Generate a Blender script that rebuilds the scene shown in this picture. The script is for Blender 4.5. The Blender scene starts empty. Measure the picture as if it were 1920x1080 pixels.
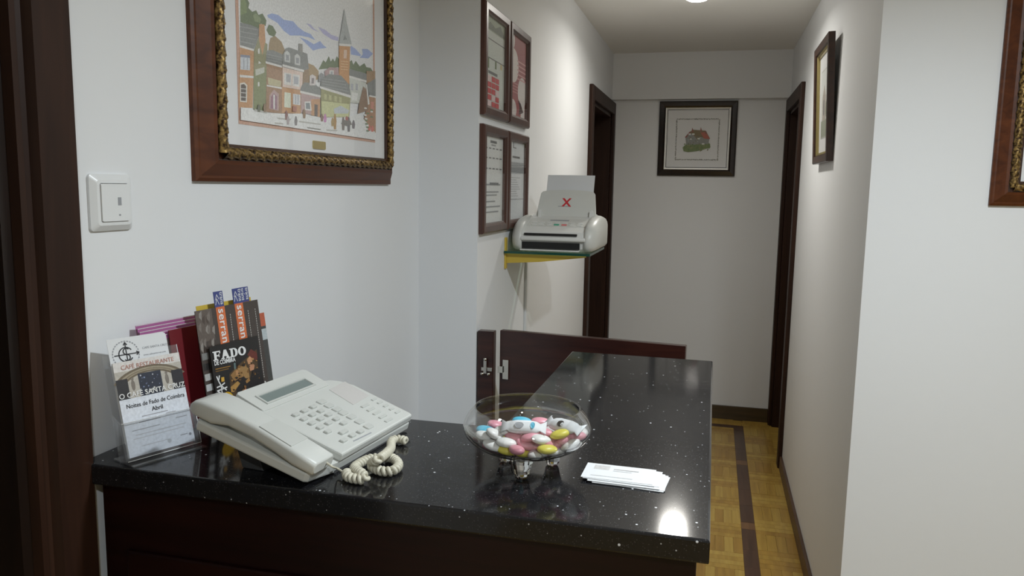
import bpy, bmesh, math, random
from mathutils import Vector as V, Matrix
random.seed(7)
scene = bpy.context.scene
C = scene.collection

# ------------------------------------------------------------------ camera
FPX = 1468.8
YAW, PIT, ROL = math.radians(14.30), math.radians(7.387), math.radians(-.962)
CAM = V((0, 0, 1.505))
FWD = V((-math.sin(YAW)*math.cos(PIT), math.cos(YAW)*math.cos(PIT), -math.sin(PIT)))
_r = V((math.cos(YAW), math.sin(YAW), 0)); _d = -_r.cross(FWD)
RGT = math.cos(ROL)*_r + math.sin(ROL)*_d
DWN = -math.sin(ROL)*_r + math.cos(ROL)*_d
cam_d = bpy.data.cameras.new('camera'); cam = bpy.data.objects.new('camera', cam_d); C.objects.link(cam)
cam_d.sensor_width = 36; cam_d.lens = FPX/1920*36; cam_d.clip_start = .02
m = Matrix((RGT, -DWN, -FWD)).transposed().to_4x4(); m.translation = CAM
cam.matrix_world = m
scene.camera = cam

# ------------------------------------------------------------------ world and exposure
w = bpy.data.worlds.new('world'); scene.world = w; w.use_nodes = True
w.node_tree.nodes['Background'].inputs[0].default_value = (.8, .9, 1, 1)
w.node_tree.nodes['Background'].inputs[1].default_value = .02
scene.view_settings.view_transform = 'Standard'; scene.view_settings.look = 'None'
scene.view_settings.gamma = 1; scene.view_settings.exposure = 0.5
LAMP_W = {'corridor': 5.6, 'lobby': 19, 'rear': 18}

def ray(x, y): return FWD*FPX + RGT*(x-960) + DWN*(y-540)
def on_plane(x, y, P, N):
    v = ray(x, y); return CAM + v*((P-CAM).dot(N)/v.dot(N))

# ------------------------------------------------------------------ materials
def lin(c):
    return tuple(((x/255)/12.92 if x/255 <= .04045 else ((x/255+.055)/1.055)**2.4) for x in c)
def newmat(name):
    mt = bpy.data.materials.new(name); mt.use_nodes = True
    nt = mt.node_tree; return mt, nt, nt.nodes['Principled BSDF']
def N(nt, t, **kw):
    n = nt.nodes.new(t)
    for k, v in kw.items(): setattr(n, k, v)
    return n
def setp(b, **kw):
    for k, v in kw.items(): b.inputs[k.replace('_', ' ')].default_value = v
def plain(name, col, rough=.5, metal=0., spec=.5, noise=0., scale=40., bump=0., bscale=200.):
    mt, nt, b = newmat(name)
    b.inputs['Base Color'].default_value = (*col, 1); b.inputs['Roughness'].default_value = rough
    b.inputs['Metallic'].default_value = metal; b.inputs['Specular IOR Level'].default_value = spec
    tc = N(nt, 'ShaderNodeTexCoord')
    if noise:
        n = N(nt, 'ShaderNodeTexNoise'); n.inputs['Scale'].default_value = scale; n.inputs['Detail'].default_value = 4
        r = N(nt, 'ShaderNodeMapRange'); r.inputs[3].default_value = 1-noise; r.inputs[4].default_value = 1+noise
        x = N(nt, 'ShaderNodeMix', data_type='RGBA', blend_type='MULTIPLY'); x.inputs[0].default_value = 1
        x.inputs[6].default_value = (*col, 1)
        nt.links.new(tc.outputs['Object'], n.inputs['Vector']); nt.links.new(n.outputs[0], r.inputs[0])
        nt.links.new(r.outputs[0], x.inputs[7]); nt.links.new(x.outputs[2], b.inputs['Base Color'])
    if bump:
        n = N(nt, 'ShaderNodeTexNoise'); n.inputs['Scale'].default_value = bscale; n.inputs['Detail'].default_value = 3
        k = N(nt, 'ShaderNodeBump'); k.inputs['Strength'].default_value = bump; k.inputs['Distance'].default_value = .002
        nt.links.new(tc.outputs['Object'], n.inputs['Vector']); nt.links.new(n.outputs[0], k.inputs['Height'])
        nt.links.new(k.outputs[0], b.inputs['Normal'])
    return mt
def wood(name, c1, c2, rough=.4, axis=2, scale=9., stretch=14., coat=0., spec=.5):
    mt, nt, b = newmat(name)
    tc = N(nt, 'ShaderNodeTexCoord'); mp = N(nt, 'ShaderNodeMapping')
    s = [scale*stretch/3]*3; s[axis] = scale/3; mp.inputs['Scale'].default_value = s
    oi = N(nt, 'ShaderNodeObjectInfo'); ad = N(nt, 'ShaderNodeVectorMath', operation='ADD')
    mu = N(nt, 'ShaderNodeMath', operation='MULTIPLY'); mu.inputs[1].default_value = 37
    nt.links.new(oi.outputs['Random'], mu.inputs[0])
    n = N(nt, 'ShaderNodeTexNoise'); n.inputs['Scale'].default_value = 1; n.inputs['Detail'].default_value = 6; n.inputs['Distortion'].default_value = .6
    nt.links.new(tc.outputs['Object'], ad.inputs[0]); nt.links.new(mu.outputs[0], ad.inputs[1])
    nt.links.new(ad.outputs[0], mp.inputs['Vector']); nt.links.new(mp.outputs[0], n.inputs['Vector'])
    r = N(nt, 'ShaderNodeValToRGB'); r.color_ramp.elements[0].position = .3; r.color_ramp.elements[1].position = .7
    r.color_ramp.elements[0].color = (*c1, 1); r.color_ramp.elements[1].color = (*c2, 1)
    nt.links.new(n.outputs[0], r.inputs[0]); nt.links.new(r.outputs[0], b.inputs['Base Color'])
    b.inputs['Roughness'].default_value = rough; b.inputs['Specular IOR Level'].default_value = spec; b.inputs['Coat Weight'].default_value = coat; b.inputs['Coat Roughness'].default_value = .15
    return mt
def glazing(name, tint=(1, 1, 1), rough=.02, boost=1.0, haze=0.):
    """clear thin pane: see-through, mirror-like by Fresnel"""
    mt = bpy.data.materials.new(name); mt.use_nodes = True; nt = mt.node_tree; nt.nodes.clear()
    o = N(nt, 'ShaderNodeOutputMaterial'); mx = N(nt, 'ShaderNodeMixShader')
    t = N(nt, 'ShaderNodeBsdfTransparent'); t.inputs[0].default_value = (*tint, 1)
    g = N(nt, 'ShaderNodeBsdfGlossy'); g.inputs['Roughness'].default_value = rough
    ge = N(nt, 'ShaderNodeNewGeometry'); dt = N(nt, 'ShaderNodeVectorMath', operation='DOT_PRODUCT')
    nt.links.new(ge.outputs['Incoming'], dt.inputs[0]); nt.links.new(ge.outputs['Normal'], dt.inputs[1])
    ab = N(nt, 'ShaderNodeMath', operation='ABSOLUTE'); sb = N(nt, 'ShaderNodeMath', operation='SUBTRACT'); sb.inputs[0].default_value = 1
    pw = N(nt, 'ShaderNodeMath', operation='POWER'); pw.inputs[1].default_value = 5
    ml = N(nt, 'ShaderNodeMath', operation='MULTIPLY_ADD'); ml.inputs[1].default_value = .9*boost; ml.inputs[2].default_value = .04*boost; ml.use_clamp = True
    nt.links.new(dt.outputs['Value'], ab.inputs[0]); nt.links.new(ab.outputs[0], sb.inputs[1]); nt.links.new(sb.outputs[0], pw.inputs[0])
    nt.links.new(pw.outputs[0], ml.inputs[0]); nt.links.new(ml.outputs[0], mx.inputs[0])
    src = t.outputs[0]
    if haze:
        d = N(nt, 'ShaderNodeBsdfDiffuse'); d.inputs[0].default_value = (.8, .82, .84, 1)
        m2 = N(nt, 'ShaderNodeMixShader'); m2.inputs[0].default_value = haze
        nt.links.new(t.outputs[0], m2.inputs[1]); nt.links.new(d.outputs[0], m2.inputs[2]); src = m2.outputs[0]
    nt.links.new(src, mx.inputs[1]); nt.links.new(g.outputs[0], mx.inputs[2])
    nt.links.new(mx.outputs[0], o.inputs[0]); return mt
def emit(name, col, s):
    mt = bpy.data.materials.new(name); mt.use_nodes = True; nt = mt.node_tree; nt.nodes.clear()
    o = N(nt, 'ShaderNodeOutputMaterial'); e = N(nt, 'ShaderNodeEmission')
    e.inputs[0].default_value = (*col, 1); e.inputs[1].default_value = s; nt.links.new(e.outputs[0], o.inputs[0]); return mt
def print_mat(name, rough):
    mt, nt, b = newmat(name)
    a = N(nt, 'ShaderNodeVertexColor'); a.layer_name = 'Col'
    tc = N(nt, 'ShaderNodeTexCoord'); n = N(nt, 'ShaderNodeTexNoise'); n.inputs['Scale'].default_value = 260; n.inputs['Detail'].default_value = 2
    r = N(nt, 'ShaderNodeMapRange'); r.inputs[3].default_value = .75; r.inputs[4].default_value = 1.25
    x = N(nt, 'ShaderNodeMix', data_type='RGBA', blend_type='MULTIPLY'); x.inputs[0].default_value = 1
    nt.links.new(tc.outputs['Object'], n.inputs['Vector']); nt.links.new(n.outputs[0], r.inputs[0])
    nt.links.new(a.outputs[0], x.inputs[6]); nt.links.new(r.outputs[0], x.inputs[7]); nt.links.new(x.outputs[2], b.inputs['Base Color'])
    b.inputs['Roughness'].default_value = rough; return mt
def granite():
    mt, nt, b = newmat('black_granite')
    tc = N(nt, 'ShaderNodeTexCoord')
    def flecks(scale, size, keep):
        v = N(nt, 'ShaderNodeTexVoronoi'); v.inputs['Scale'].default_value = scale
        nt.links.new(tc.outputs['Object'], v.inputs['Vector'])
        a = N(nt, 'ShaderNodeMath', operation='LESS_THAN'); a.inputs[1].default_value = size
        s = N(nt, 'ShaderNodeSeparateColor'); c = N(nt, 'ShaderNodeMath', operation='GREATER_THAN'); c.inputs[1].default_value = keep
        mu = N(nt, 'ShaderNodeMath', operation='MULTIPLY')
        nt.links.new(v.outputs['Distance'], a.inputs[0]); nt.links.new(v.outputs['Color'], s.inputs[0]); nt.links.new(s.outputs[0], c.inputs[0])
        nt.links.new(a.outputs[0], mu.inputs[0]); nt.links.new(c.outputs[0], mu.inputs[1]); return mu
    big = flecks(58, .095, .70); mid = flecks(170, .17, .93); fine = flecks(420, .3, .75)
    n = N(nt, 'ShaderNodeTexNoise'); n.inputs['Scale'].default_value = 500
    nt.links.new(tc.outputs['Object'], n.inputs['Vector'])
    base = N(nt, 'ShaderNodeValToRGB'); base.color_ramp.elements[0].color = (.004, .004, .005, 1); base.color_ramp.elements[1].color = (.014, .014, .016, 1)
    nt.links.new(n.outputs[0], base.inputs[0])
    m1 = N(nt, 'ShaderNodeMix', data_type='RGBA'); m1.inputs[7].default_value = (.05, .05, .054, 1)
    nt.links.new(fine.outputs[0], m1.inputs[0]); nt.links.new(base.outputs[0], m1.inputs[6])
    m2 = N(nt, 'ShaderNodeMix', data_type='RGBA'); m2.inputs[7].default_value = (.75, .77, .8, 1)
    nt.links.new(big.outputs[0], m2.inputs[0]); nt.links.new(m1.outputs[2], m2.inputs[6])
    m3 = N(nt, 'ShaderNodeMix', data_type='RGBA'); m3.inputs[7].default_value = (.45, .46, .48, 1)
    nt.links.new(mid.outputs[0], m3.inputs[0]); nt.links.new(m2.outputs[2], m3.inputs[6])
    nt.links.new(m3.outputs[2], b.inputs['Base Color'])
    b.inputs['Roughness'].default_value = .085; b.inputs['IOR'].default_value = 1.37
    g = N(nt, 'ShaderNodeBsdfGlossy'); g.inputs['Roughness'].default_value = .33; g.inputs['Color'].default_value = (.8, .8, .8, 1)
    mx = N(nt, 'ShaderNodeMixShader'); mx.inputs[0].default_value = .02
    nt.links.new(b.outputs[0], mx.inputs[1]); nt.links.new(g.outputs[0], mx.inputs[2]); nt.links.new(mx.outputs[0], nt.nodes['Material Output'].inputs[0])
    return mt

M = {}
M['wall'] = plain('wall_paint', (.80, .81, .82), .7, noise=.015, scale=3, bump=.12, bscale=60)
M['ceiling'] = plain('ceiling_paint', (.86, .85, .82), .8, noise=.02, scale=3, bump=.1, bscale=60)
def parquet():
    mt, nt, b = newmat('parquet_floor')
    tc = N(nt, 'ShaderNodeTexCoord'); k = N(nt, 'ShaderNodeTexBrick'); k.offset = .5
    k.inputs['Color1'].default_value = (.34, .20, .035, 1); k.inputs['Color2'].default_value = (.50, .32, .065, 1); k.inputs['Mortar'].default_value = (.12, .07, .02, 1)
    k.inputs['Scale'].default_value = 1; k.inputs['Mortar Size'].default_value = .0012; k.inputs['Brick Width'].default_value = .16; k.inputs['Row Height'].default_value = .04
    nt.links.new(tc.outputs['Object'], k.inputs['Vector']); nt.links.new(k.outputs[0], b.inputs['Base Color'])
    b.inputs['Roughness'].default_value = .4; return mt
M['floor'] = parquet()
M['plank_a'] = wood('plank_honey', (.34, .20, .035), (.48, .30, .06), .35, 1, coat=.2)
M['plank_b'] = wood('plank_amber', (.30, .165, .028), (.42, .245, .045), .35, 1, coat=.2)
M['plank_c'] = wood('plank_straw', (.40, .25, .05), (.54, .36, .08), .35, 1, coat=.2)
M['plank_dark'] = wood('plank_walnut', (.055, .026, .014), (.10, .048, .026), .35, 1, coat=.2)
M['plank_mid'] = wood('plank_teak', (.14, .065, .025), (.20, .10, .04), .35, 1, coat=.2)
M['trimwood'] = wood('trim_wood', (.020, .0085, .005), (.038, .016, .009), .5, 2, spec=.25)
M['basewood'] = wood('base_wood', (.06, .03, .017), (.10, .052, .028), .4, 1)
M['endbase'] = wood('end_base_wood', (.05, .032, .013), (.08, .05, .02), .4, 0)
M['doorwood'] = wood('door_wood', (.006, .003, .002), (.013, .006, .0035), .4, 2)
M['mahogany'] = wood('mahogany', (.006, .0012, .001), (.015, .003, .002), .4, 0, spec=.3)
M['gate'] = wood('gate_mahogany', (.022, .006, .005), (.05, .015, .010), .3, 0, coat=.3)
M['granite'] = granite()
M['framewood'] = wood('frame_wood', (.06, .016, .005), (.125, .036, .010), .42, 1, spec=.35)
M['framewood_dark'] = wood('frame_wood_dark', (.025, .009, .005), (.055, .018, .008), .35, 1, coat=.3)
M['docframe'] = wood('document_frame_wood', (.045, .014, .009), (.09, .03, .018), .35, 2, coat=.3)
M['blackframe'] = wood('black_frame_wood', (.008, .006, .005), (.03, .016, .009), .25, 0, coat=.5)
M['print'] = print_mat('printed_ink', .6)
M['print_gloss'] = print_mat('glossy_print', .28)
M['paper'] = plain('paper_white', (.72, .73, .74), .6, noise=.01)
M['mat'] = plain('mount_board', (.80, .80, .80), .8, noise=.02, scale=300, bump=.1, bscale=900)
M['glazing'] = glazing('picture_glass', boost=.8)
M['bowlglass'] = glazing('bowl_glass', (.985, .99, .99), .02, 2.3)
M['acrylic'] = glazing('acrylic', (.97, .975, .98), .05, 1.8, .06)
M['shelfglass'] = glazing('shelf_glass', (.75, .92, .85), .02, 1.2, .05)
M['greenedge'] = plain('shelf_glass_edge', (.01, .07, .05), .15)
M['white_plastic'] = plain('white_plastic', (.78, .79, .79), .3, noise=.01)
M['phone'] = plain('phone_plastic', (.60, .61, .58), .38, noise=.02, bump=.08, bscale=900)
M['phone_key'] = plain('phone_key_plastic', (.55, .56, .53), .4, noise=.01)
M['phone_grey'] = plain('phone_grille_grey', (.56, .54, .52), .6, noise=.03, scale=400)
M['phone_dark'] = plain('phone_dark_plastic', (.05, .05, .05), .6, noise=.05)  # dark plastic of the stand and front foot
M['lcd'] = plain('lcd_screen', (.20, .24, .23), .2, noise=.03)
M['cord'] = plain('cord_plastic', (.60, .57, .46), .45, noise=.02)
M['fax'] = plain('fax_plastic', (.66, .66, .62), .38, noise=.015)
M['fax_light'] = plain('fax_light_plastic', (.73, .73, .70), .33, noise=.01)
M['black'] = plain('black_plastic', (.008, .008, .008), .4, noise=.05)
M['chrome'] = plain('chrome', (.72, .70, .64), .22, 1., noise=.03)
M['brass'] = plain('brass', (.55, .46, .2), .35, 1., noise=.06, scale=200)
M['silver'] = plain('silver_leaf', (.7, .69, .64), .4, .8, noise=.2, scale=300)
M['yellowpaint'] = plain('yellow_paint', (.62, .44, .06), .45, noise=.03)
M['ring'] = plain('lamp_ring', (.8, .8, .8), .4, noise=.01)
M['red'] = plain('red_ink', (.6, .03, .04), .5, noise=.02)
M['green'] = plain('green_key', (.05, .4, .25), .45, noise=.02)
M['pinkred'] = plain('red_key', (.75, .18, .18), .45, noise=.02)
M['ink'] = plain('black_ink', (.02, .02, .022), .5, noise=.02)
M['greyink'] = plain('grey_ink', (.33, .34, .36), .5, noise=.02)
M['whiteink'] = plain('white_ink', (.8, .8, .79), .5, noise=.01)
M['goldink'] = plain('gold_ink', (.45, .25, .05), .5, noise=.02)
M['rust'] = plain('rust_ink', (.5, .25, .2), .5, noise=.02)
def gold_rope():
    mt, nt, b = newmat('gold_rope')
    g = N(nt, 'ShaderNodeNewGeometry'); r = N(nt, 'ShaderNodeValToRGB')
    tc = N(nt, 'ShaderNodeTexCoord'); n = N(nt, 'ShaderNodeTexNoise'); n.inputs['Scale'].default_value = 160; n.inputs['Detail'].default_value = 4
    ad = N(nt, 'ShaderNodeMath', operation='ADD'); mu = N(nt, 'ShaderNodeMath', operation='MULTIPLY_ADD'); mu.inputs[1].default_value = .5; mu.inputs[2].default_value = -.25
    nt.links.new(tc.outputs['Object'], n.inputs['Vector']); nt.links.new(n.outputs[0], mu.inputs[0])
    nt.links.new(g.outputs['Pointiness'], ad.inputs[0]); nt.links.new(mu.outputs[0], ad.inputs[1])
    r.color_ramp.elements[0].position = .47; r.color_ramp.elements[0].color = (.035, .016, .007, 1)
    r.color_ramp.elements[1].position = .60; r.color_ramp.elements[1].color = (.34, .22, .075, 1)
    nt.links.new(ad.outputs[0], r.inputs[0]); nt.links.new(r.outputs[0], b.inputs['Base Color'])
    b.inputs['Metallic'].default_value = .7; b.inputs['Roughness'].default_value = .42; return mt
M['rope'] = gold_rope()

# ------------------------------------------------------------------ mesh helpers
def link(o, parent=None):
    C.objects.link(o)
    if parent is not None: o.parent = parent
    return o
def tag(o, label, cat, group=None):
    o['label'] = label; o['category'] = cat
    if group: o['group'] = group
    return o
def struct(o, label=None):
    o['kind'] = 'structure'
    if label: o['label'] = label
    return o
def empty(name, loc=(0, 0, 0), rot=0):
    o = bpy.data.objects.new(name, None); o.location = loc; o.rotation_euler = (0, 0, rot); o.empty_display_size = .05
    C.objects.link(o); return o
def fin(name, bm, mats, parent=None, smooth=False, T=None):
    bmesh.ops.recalc_face_normals(bm, faces=bm.faces[:])
    if T is not None: bm.transform(T)
    me = bpy.data.meshes.new(name); bm.to_mesh(me); bm.free()
    for mt in (mats if isinstance(mats, (list, tuple)) else [mats]): me.materials.append(mt)
    if smooth:
        for p in me.polygons: p.use_smooth = True
    return link(bpy.data.objects.new(name, me), parent)
def box(bm, lo, hi, bev=0., seg=2, mi=0):
    vs = [bm.verts.new((x, y, z)) for x in (lo[0], hi[0]) for y in (lo[1], hi[1]) for z in (lo[2], hi[2])]
    fs = [bm.faces.new([vs[i] for i in f]) for f in ((0, 1, 3, 2), (4, 6, 7, 5), (0, 4, 5, 1), (2, 3, 7, 6), (0, 2, 6, 4), (1, 5, 7, 3))]
    for f in fs: f.material_index = mi
    if bev:
        es = list({e for f in fs for e in f.edges})
        bmesh.ops.bevel(bm, geom=es, offset=bev, segments=seg, affect='EDGES', profile=.5)
def boxes(name, lst, mt, parent=None, bev=0., T=None, smooth=False):
    bm = bmesh.new()
    for lo, hi in lst: box(bm, lo, hi, bev)
    return fin(name, bm, mt, parent, smooth, T)
def prism(bm, poly, fn, t0, t1, bev=0., seg=2, mi=0):
    """poly in 2D, fn(a, b, t) -> 3D"""
    a = [bm.verts.new(fn(p[0], p[1], t0)) for p in poly]; b = [bm.verts.new(fn(p[0], p[1], t1)) for p in poly]
    fs = [bm.faces.new(a), bm.faces.new(b)]
    n = len(poly)
    for i in range(n): fs.append(bm.faces.new((a[i], a[(i+1) % n], b[(i+1) % n], b[i])))
    for f in fs: f.material_index = mi
    if bev:
        es = list(set(fs[0].edges) | set(fs[1].edges))
        bmesh.ops.bevel(bm, geom=es, offset=bev, segments=seg, affect='EDGES', profile=.5)
def lathe(bm, prof, n=64, c=(0, 0, 0), close=False):
    rings = []
    for r, z in prof:
        if r < 1e-6: rings.append([bm.verts.new((c[0], c[1], c[2]+z))])
        else: rings.append([bm.verts.new((c[0]+r*math.cos(2*math.pi*i/n), c[1]+r*math.sin(2*math.pi*i/n), c[2]+z)) for i in range(n)])
    for a, b in zip(rings, rings[1:]):
        for i in range(n):
            j = (i+1) % n
            if len(a) == 1 and len(b) == 1: continue
            if len(a) == 1: bm.faces.new((a[0], b[i], b[j]))
            elif len(b) == 1: bm.faces.new((a[i], a[j], b[0]))
            else: bm.faces.new((a[i], a[j], b[j], b[i]))
def tube(bm, pts, r, n=8, cap=True):
    rings = []; pts = [V(p) for p in pts]
    up = V((0, 0, 1)); prev = None
    for i, p in enumerate(pts):
        t = (pts[min(i+1, len(pts)-1)]-pts[max(i-1, 0)]).normalized()
        if prev is None:
            a = t.cross(up); a = t.cross(V((1, 0, 0))) if a.length < 1e-4 else a
        else: a = prev - t*prev.dot(t)
        a.normalize(); prev = a; b = t.cross(a)
        rings.append([bm.verts.new(p+a*r*math.cos(2*math.pi*k/n)+b*r*math.sin(2*math.pi*k/n)) for k in range(n)])
    for A, B in zip(rings, rings[1:]):
        for k in range(n): bm.faces.new((A[k], A[(k+1) % n], B[(k+1) % n], B[k]))
    if cap: bm.faces.new(rings[0]); bm.faces.new(rings[-1])
def catmull(P, n=12):
    P = [V(p) for p in P]; P = [2*P[0]-P[1]] + P + [2*P[-1]-P[-2]]; out = []
    for i in range(1, len(P)-2):
        for k in range(n):
            t = k/n; a, b, c, d = P[i-1:i+3]
            out.append(.5*((2*b)+(c-a)*t+(2*a-5*b+4*c-d)*t*t+(3*b-a-3*c+d)*t**3))
    out.append(P[-2]); return out
def rrect(x0, y0, x1, y1, r, n=5):
    out = []
    for cx, cy, a0 in ((x1-r, y1-r, 0), (x0+r, y1-r, 90), (x0+r, y0+r, 180), (x1-r, y0+r, 270)):
        for k in range(n+1):
            a = math.radians(a0+90*k/n); out.append((cx+r*math.cos(a), cy+r*math.sin(a)))
    return out
def circle(cx, cy, r, n=20, ry=None):
    return [(cx+r*math.cos(2*math.pi*k/n), cy+(ry or r)*math.sin(2*math.pi*k/n)) for k in range(n)]
def rect(x0, y0, x1, y1): return [(x0, y0), (x1, y0), (x1, y1), (x0, y1)]

class Plane:
    """a flat sheet in the room: origin, right, up, and normal towards the viewer"""
    def __init__(s, P, U, W):
        s.P, s.U, s.W = V(P), V(U).normalized(), V(W).normalized(); s.N = s.U.cross(s.W)
    def at(s, u, v, n=0.): return s.P + s.U*u + s.W*v + s.N*n
    def px(s, x, y):
        q = on_plane(x, y, s.P, s.N) - s.P; return (q.dot(s.U), q.dot(s.W))
    def mat(s, u=0, v=0, n=0, rot=0):
        q = Matrix((s.U, s.W, s.N)).transposed().to_4x4(); q.translation = s.at(u, v, n)
        return q @ Matrix.Rotation(rot, 4, 'Z')
def printed(name, pl, items, parent, mt='print', n0=.0006, dn=.00008, gain=1.0, clip=None):
    """flat coloured shapes printed on a sheet; items = (polygon in sheet units, sRGB colour)"""
    vs, fs, cs = [], [], []
    for k, (poly, col) in enumerate(items):
        if clip:
            poly = [(min(max(u, clip[0]), clip[2]), min(max(v, clip[1]), clip[3])) for u, v in poly]
        b = len(vs); vs += [pl.at(u, v, n0+dn*k) for u, v in poly]; fs.append(list(range(b, b+len(poly))))
        c = lin(col); cs += [tuple(min(.85, x*gain) for x in c)+(1,)]*len(poly)
    me = bpy.data.meshes.new(name); me.from_pydata(vs, [], fs)
    at = me.color_attributes.new('Col', 'FLOAT_COLOR', 'POINT')
    for i, c in enumerate(cs): at.data[i].color = c
    me.materials.append(M[mt])
    return link(bpy.data.objects.new(name, me), parent)
def text(s, size, T, mt, parent, bold=0., name='lettering', align='LEFT', xs=1., spacing=1.):
    cu = bpy.data.curves.new('t', 'FONT'); cu.body = s; cu.size = size; cu.align_x = align; cu.offset = bold*size; cu.extrude = .00005; cu.space_character = spacing
    cu.resolution_u = 3
    o = bpy.data.objects.new('t', cu); C.objects.link(o)
    bpy.context.view_layer.update()
    me = bpy.data.meshes.new_from_object(o.evaluated_get(bpy.context.evaluated_depsgraph_get()))
    bpy.data.objects.remove(o); bpy.data.curves.remove(cu)
    me.transform(T @ Matrix.Diagonal((xs, 1, 1, 1))); me.name = name
    me.materials.clear(); me.materials.append(M[mt])
    return link(bpy.data.objects.new(name, me), parent)

# ------------------------------------------------------------------ dimensions of the place
XA, XL, XR = -.86, -.675, .425          # lobby left wall, corridor left and right walls
YS, YR, YE = 2.222, 2.425, 5.25         # step in the left wall, lobby wall on the right, corridor end
ZC = 2.365; CT = 1.105                  # ceiling, counter top
# ------------------------------------------------------------------ room shell
fl = struct(boxes('floor', [((-1.2, -2.7, -.06), (3.0, 5.5, -.004))], M['floor']))
struct(boxes('ceiling', [((-1.2, -2.7, ZC), (3.0, 5.5, ZC+.08))], M['ceiling']))
struct(boxes('wall_left', [((XA-.12, .805, 0), (XA, YS, ZC)), ((XA-.12, -.06, 2.03), (XA, .805, ZC)), ((XA-.12, -2.6, 0), (XA, -.06, ZC))], M['wall']))
struct(boxes('wall_corridor_left', [((XA-.12, YS, 0), (XL, 4.31, ZC)), ((XL-.2, 4.31, 2.0), (XL, 5.19, ZC)), ((XL-.2, 5.19, 0), (XL, YE, ZC))], M['wall']))
struct(boxes('wall_corridor_right', [((XR, YR, 0), (XR+.2, 4.43, ZC)), ((XR, 4.43, 2.0), (XR+.2, 5.2, ZC)), ((XR, 5.2, 0), (XR+.2, YE, ZC))], M['wall']))
struct(boxes('wall_lobby_right', [((XR+.2, YR, 0), (2.9, YR+.15, ZC))], M['wall']))
struct(boxes('wall_end', [((XL-.2, YE, 0), (XR+.2, YE+.12, ZC))], M['wall']))
struct(boxes('wall_side', [((2.8, -2.5, 0), (2.92, YR, ZC))], M['wall']))
struct(boxes('wall_back', [((XA-.12, -2.6, 0), (2.92, -2.5, ZC))], M['wall']))
struct(boxes('trim_1', [((XL, YE-.05, 2.075), (XR, YE, ZC))], M['wall']), 'plain white boxed beam across the end of the corridor')
struct(boxes('baseboard_right', [((XR-.014, YR+.0, -.004), (XR, 4.36, .07))], M['basewood'], bev=.003))
struct(boxes('baseboard_end', [((XL+.02, YE-.014, -.004), (XR-.02, YE, .09))], M['endbase'], bev=.003))
struct(boxes('baseboard_left', [((XL, YS, -.004), (XL+.014, 4.24, .07))], M['basewood'], bev=.003))

# doors at the end of the corridor and the one beside the desk
def corridor_door(n, wx, s, y0, y1, top, label):
    """s = +1 when the corridor lies on +x of the wall"""
    r = empty('door_%d' % n, (wx, (y0+y1)/2, 0)); struct(r, label)
    T = Matrix.Translation((-wx, -(y0+y1)/2, 0))
    X = lambda a, b: (min(wx+s*a, wx+s*b), max(wx+s*a, wx+s*b))
    cw = .075
    for nm, (ya, yb), (za, zb) in (('casing', (y0, y0+cw), (-.004, top)), ('casing', (y1-cw+.01, y1), (-.004, top)), ('casing', (y0+cw, y1-cw+.01), (top-cw, top))):
        xa, xb = X(0, .022); boxes(nm, [((xa, ya, za), (xb, yb, zb))], M['trimwood'], r, .004, T)
    xa, xb = X(-.19, 0)
    boxes('jamb', [((xa, y0+cw-.012, -.004), (xb, y0+cw+.012, top-cw))], M['trimwood'], r, 0, T)
    boxes('jamb', [((xa, y1-cw-.012, -.004), (xb, y1-cw+.012, top-cw))], M['trimwood'], r, 0, T)
    boxes('jamb', [((xa, y0+cw-.012, top-cw-.02), (xb, y1-cw+.012, top-cw+.004))], M['trimwood'], r, 0, T)
    xa, xb = X(-.15, -.11)
    leaf = boxes('leaf', [((xa, y0+cw+.012, .004), (xb, y1-cw-.012, top-cw-.022))], M['doorwood'], r, .003, T)
    xa, xb = X(-.11, -.10)
    for za, zb in ((.15, .85), (.98, 1.85)):
        boxes('panel', [((xa, y0+cw+.13, za), (xb, y1-cw-.13, zb))], M['doorwood'], leaf, .004, T)
    bm = bmesh.new(); hy = y0+cw+.07
    tube(bm, [(wx-s*.112, hy, 1.0), (wx-s*.07, hy, 1.0), (wx-s*.065, hy+.02, 1.0), (wx-s*.065, hy+.1, 1.0)], .009)
    fin('handle', bm, M['chrome'], leaf, True, T)
corridor_door(1, XL, 1, 4.245, 5.245, 2.055, 'dark wooden door with brown casing on the left side of the corridor end')
corridor_door(2, XR, -1, 4.365, 5.245, 2.065, 'dark wooden door with brown casing on the right side of the corridor end')
r = empty('door_3', (XA, .37, 0)); struct(r, 'dark brown doorway casing beside the light switch')
T = Matrix.Translation((-XA, -.37, 0))
def casing_profile(name, y0, y1):
    # flat board, groove and bead, stepping down towards the opening
    d = 1 if y1 > y0 else -1
    prof = [(y0, 0), (y0, .02), (y0+d*.004, .024), (y0+d*.064, .024), (y0+d*.069, .012), (y0+d*.079, .010), (y0+d*.083, .018), (y0+d*.092, .018), (y0+d*.095, 0)]
    bm = bmesh.new(); prism(bm, prof, lambda a, b, t: (XA+b, a, t), -.004, 2.12)
    return fin(name, bm, M['trimwood'], r, False, T)
casing_profile('casing', .895, .8); casing_profile('casing', -.15, -.055)
boxes('casing', [((XA, -.055, 2.03), (XA+.024, .8, 2.12))], M['trimwood'], r, .004, T)
boxes('jamb', [((XA-.12, .785, -.004), (XA+.004, .806, 2.03))], M['doorwood'], r, 0, T)
boxes('jamb', [((XA-.12, -.061, -.004), (XA+.004, -.04, 2.03))], M['doorwood'], r, 0, T)
leaf = boxes('leaf', [((XA-.10, -.04, .004), (XA-.06, .785, 2.03))], M['doorwood'], r, .002, T)
for za, zb in ((.15, .85), (.98, 1.9)): boxes('panel', [((XA-.062, .1, za), (XA-.05, .65, zb))], M['doorwood'], leaf, .004, T)

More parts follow.
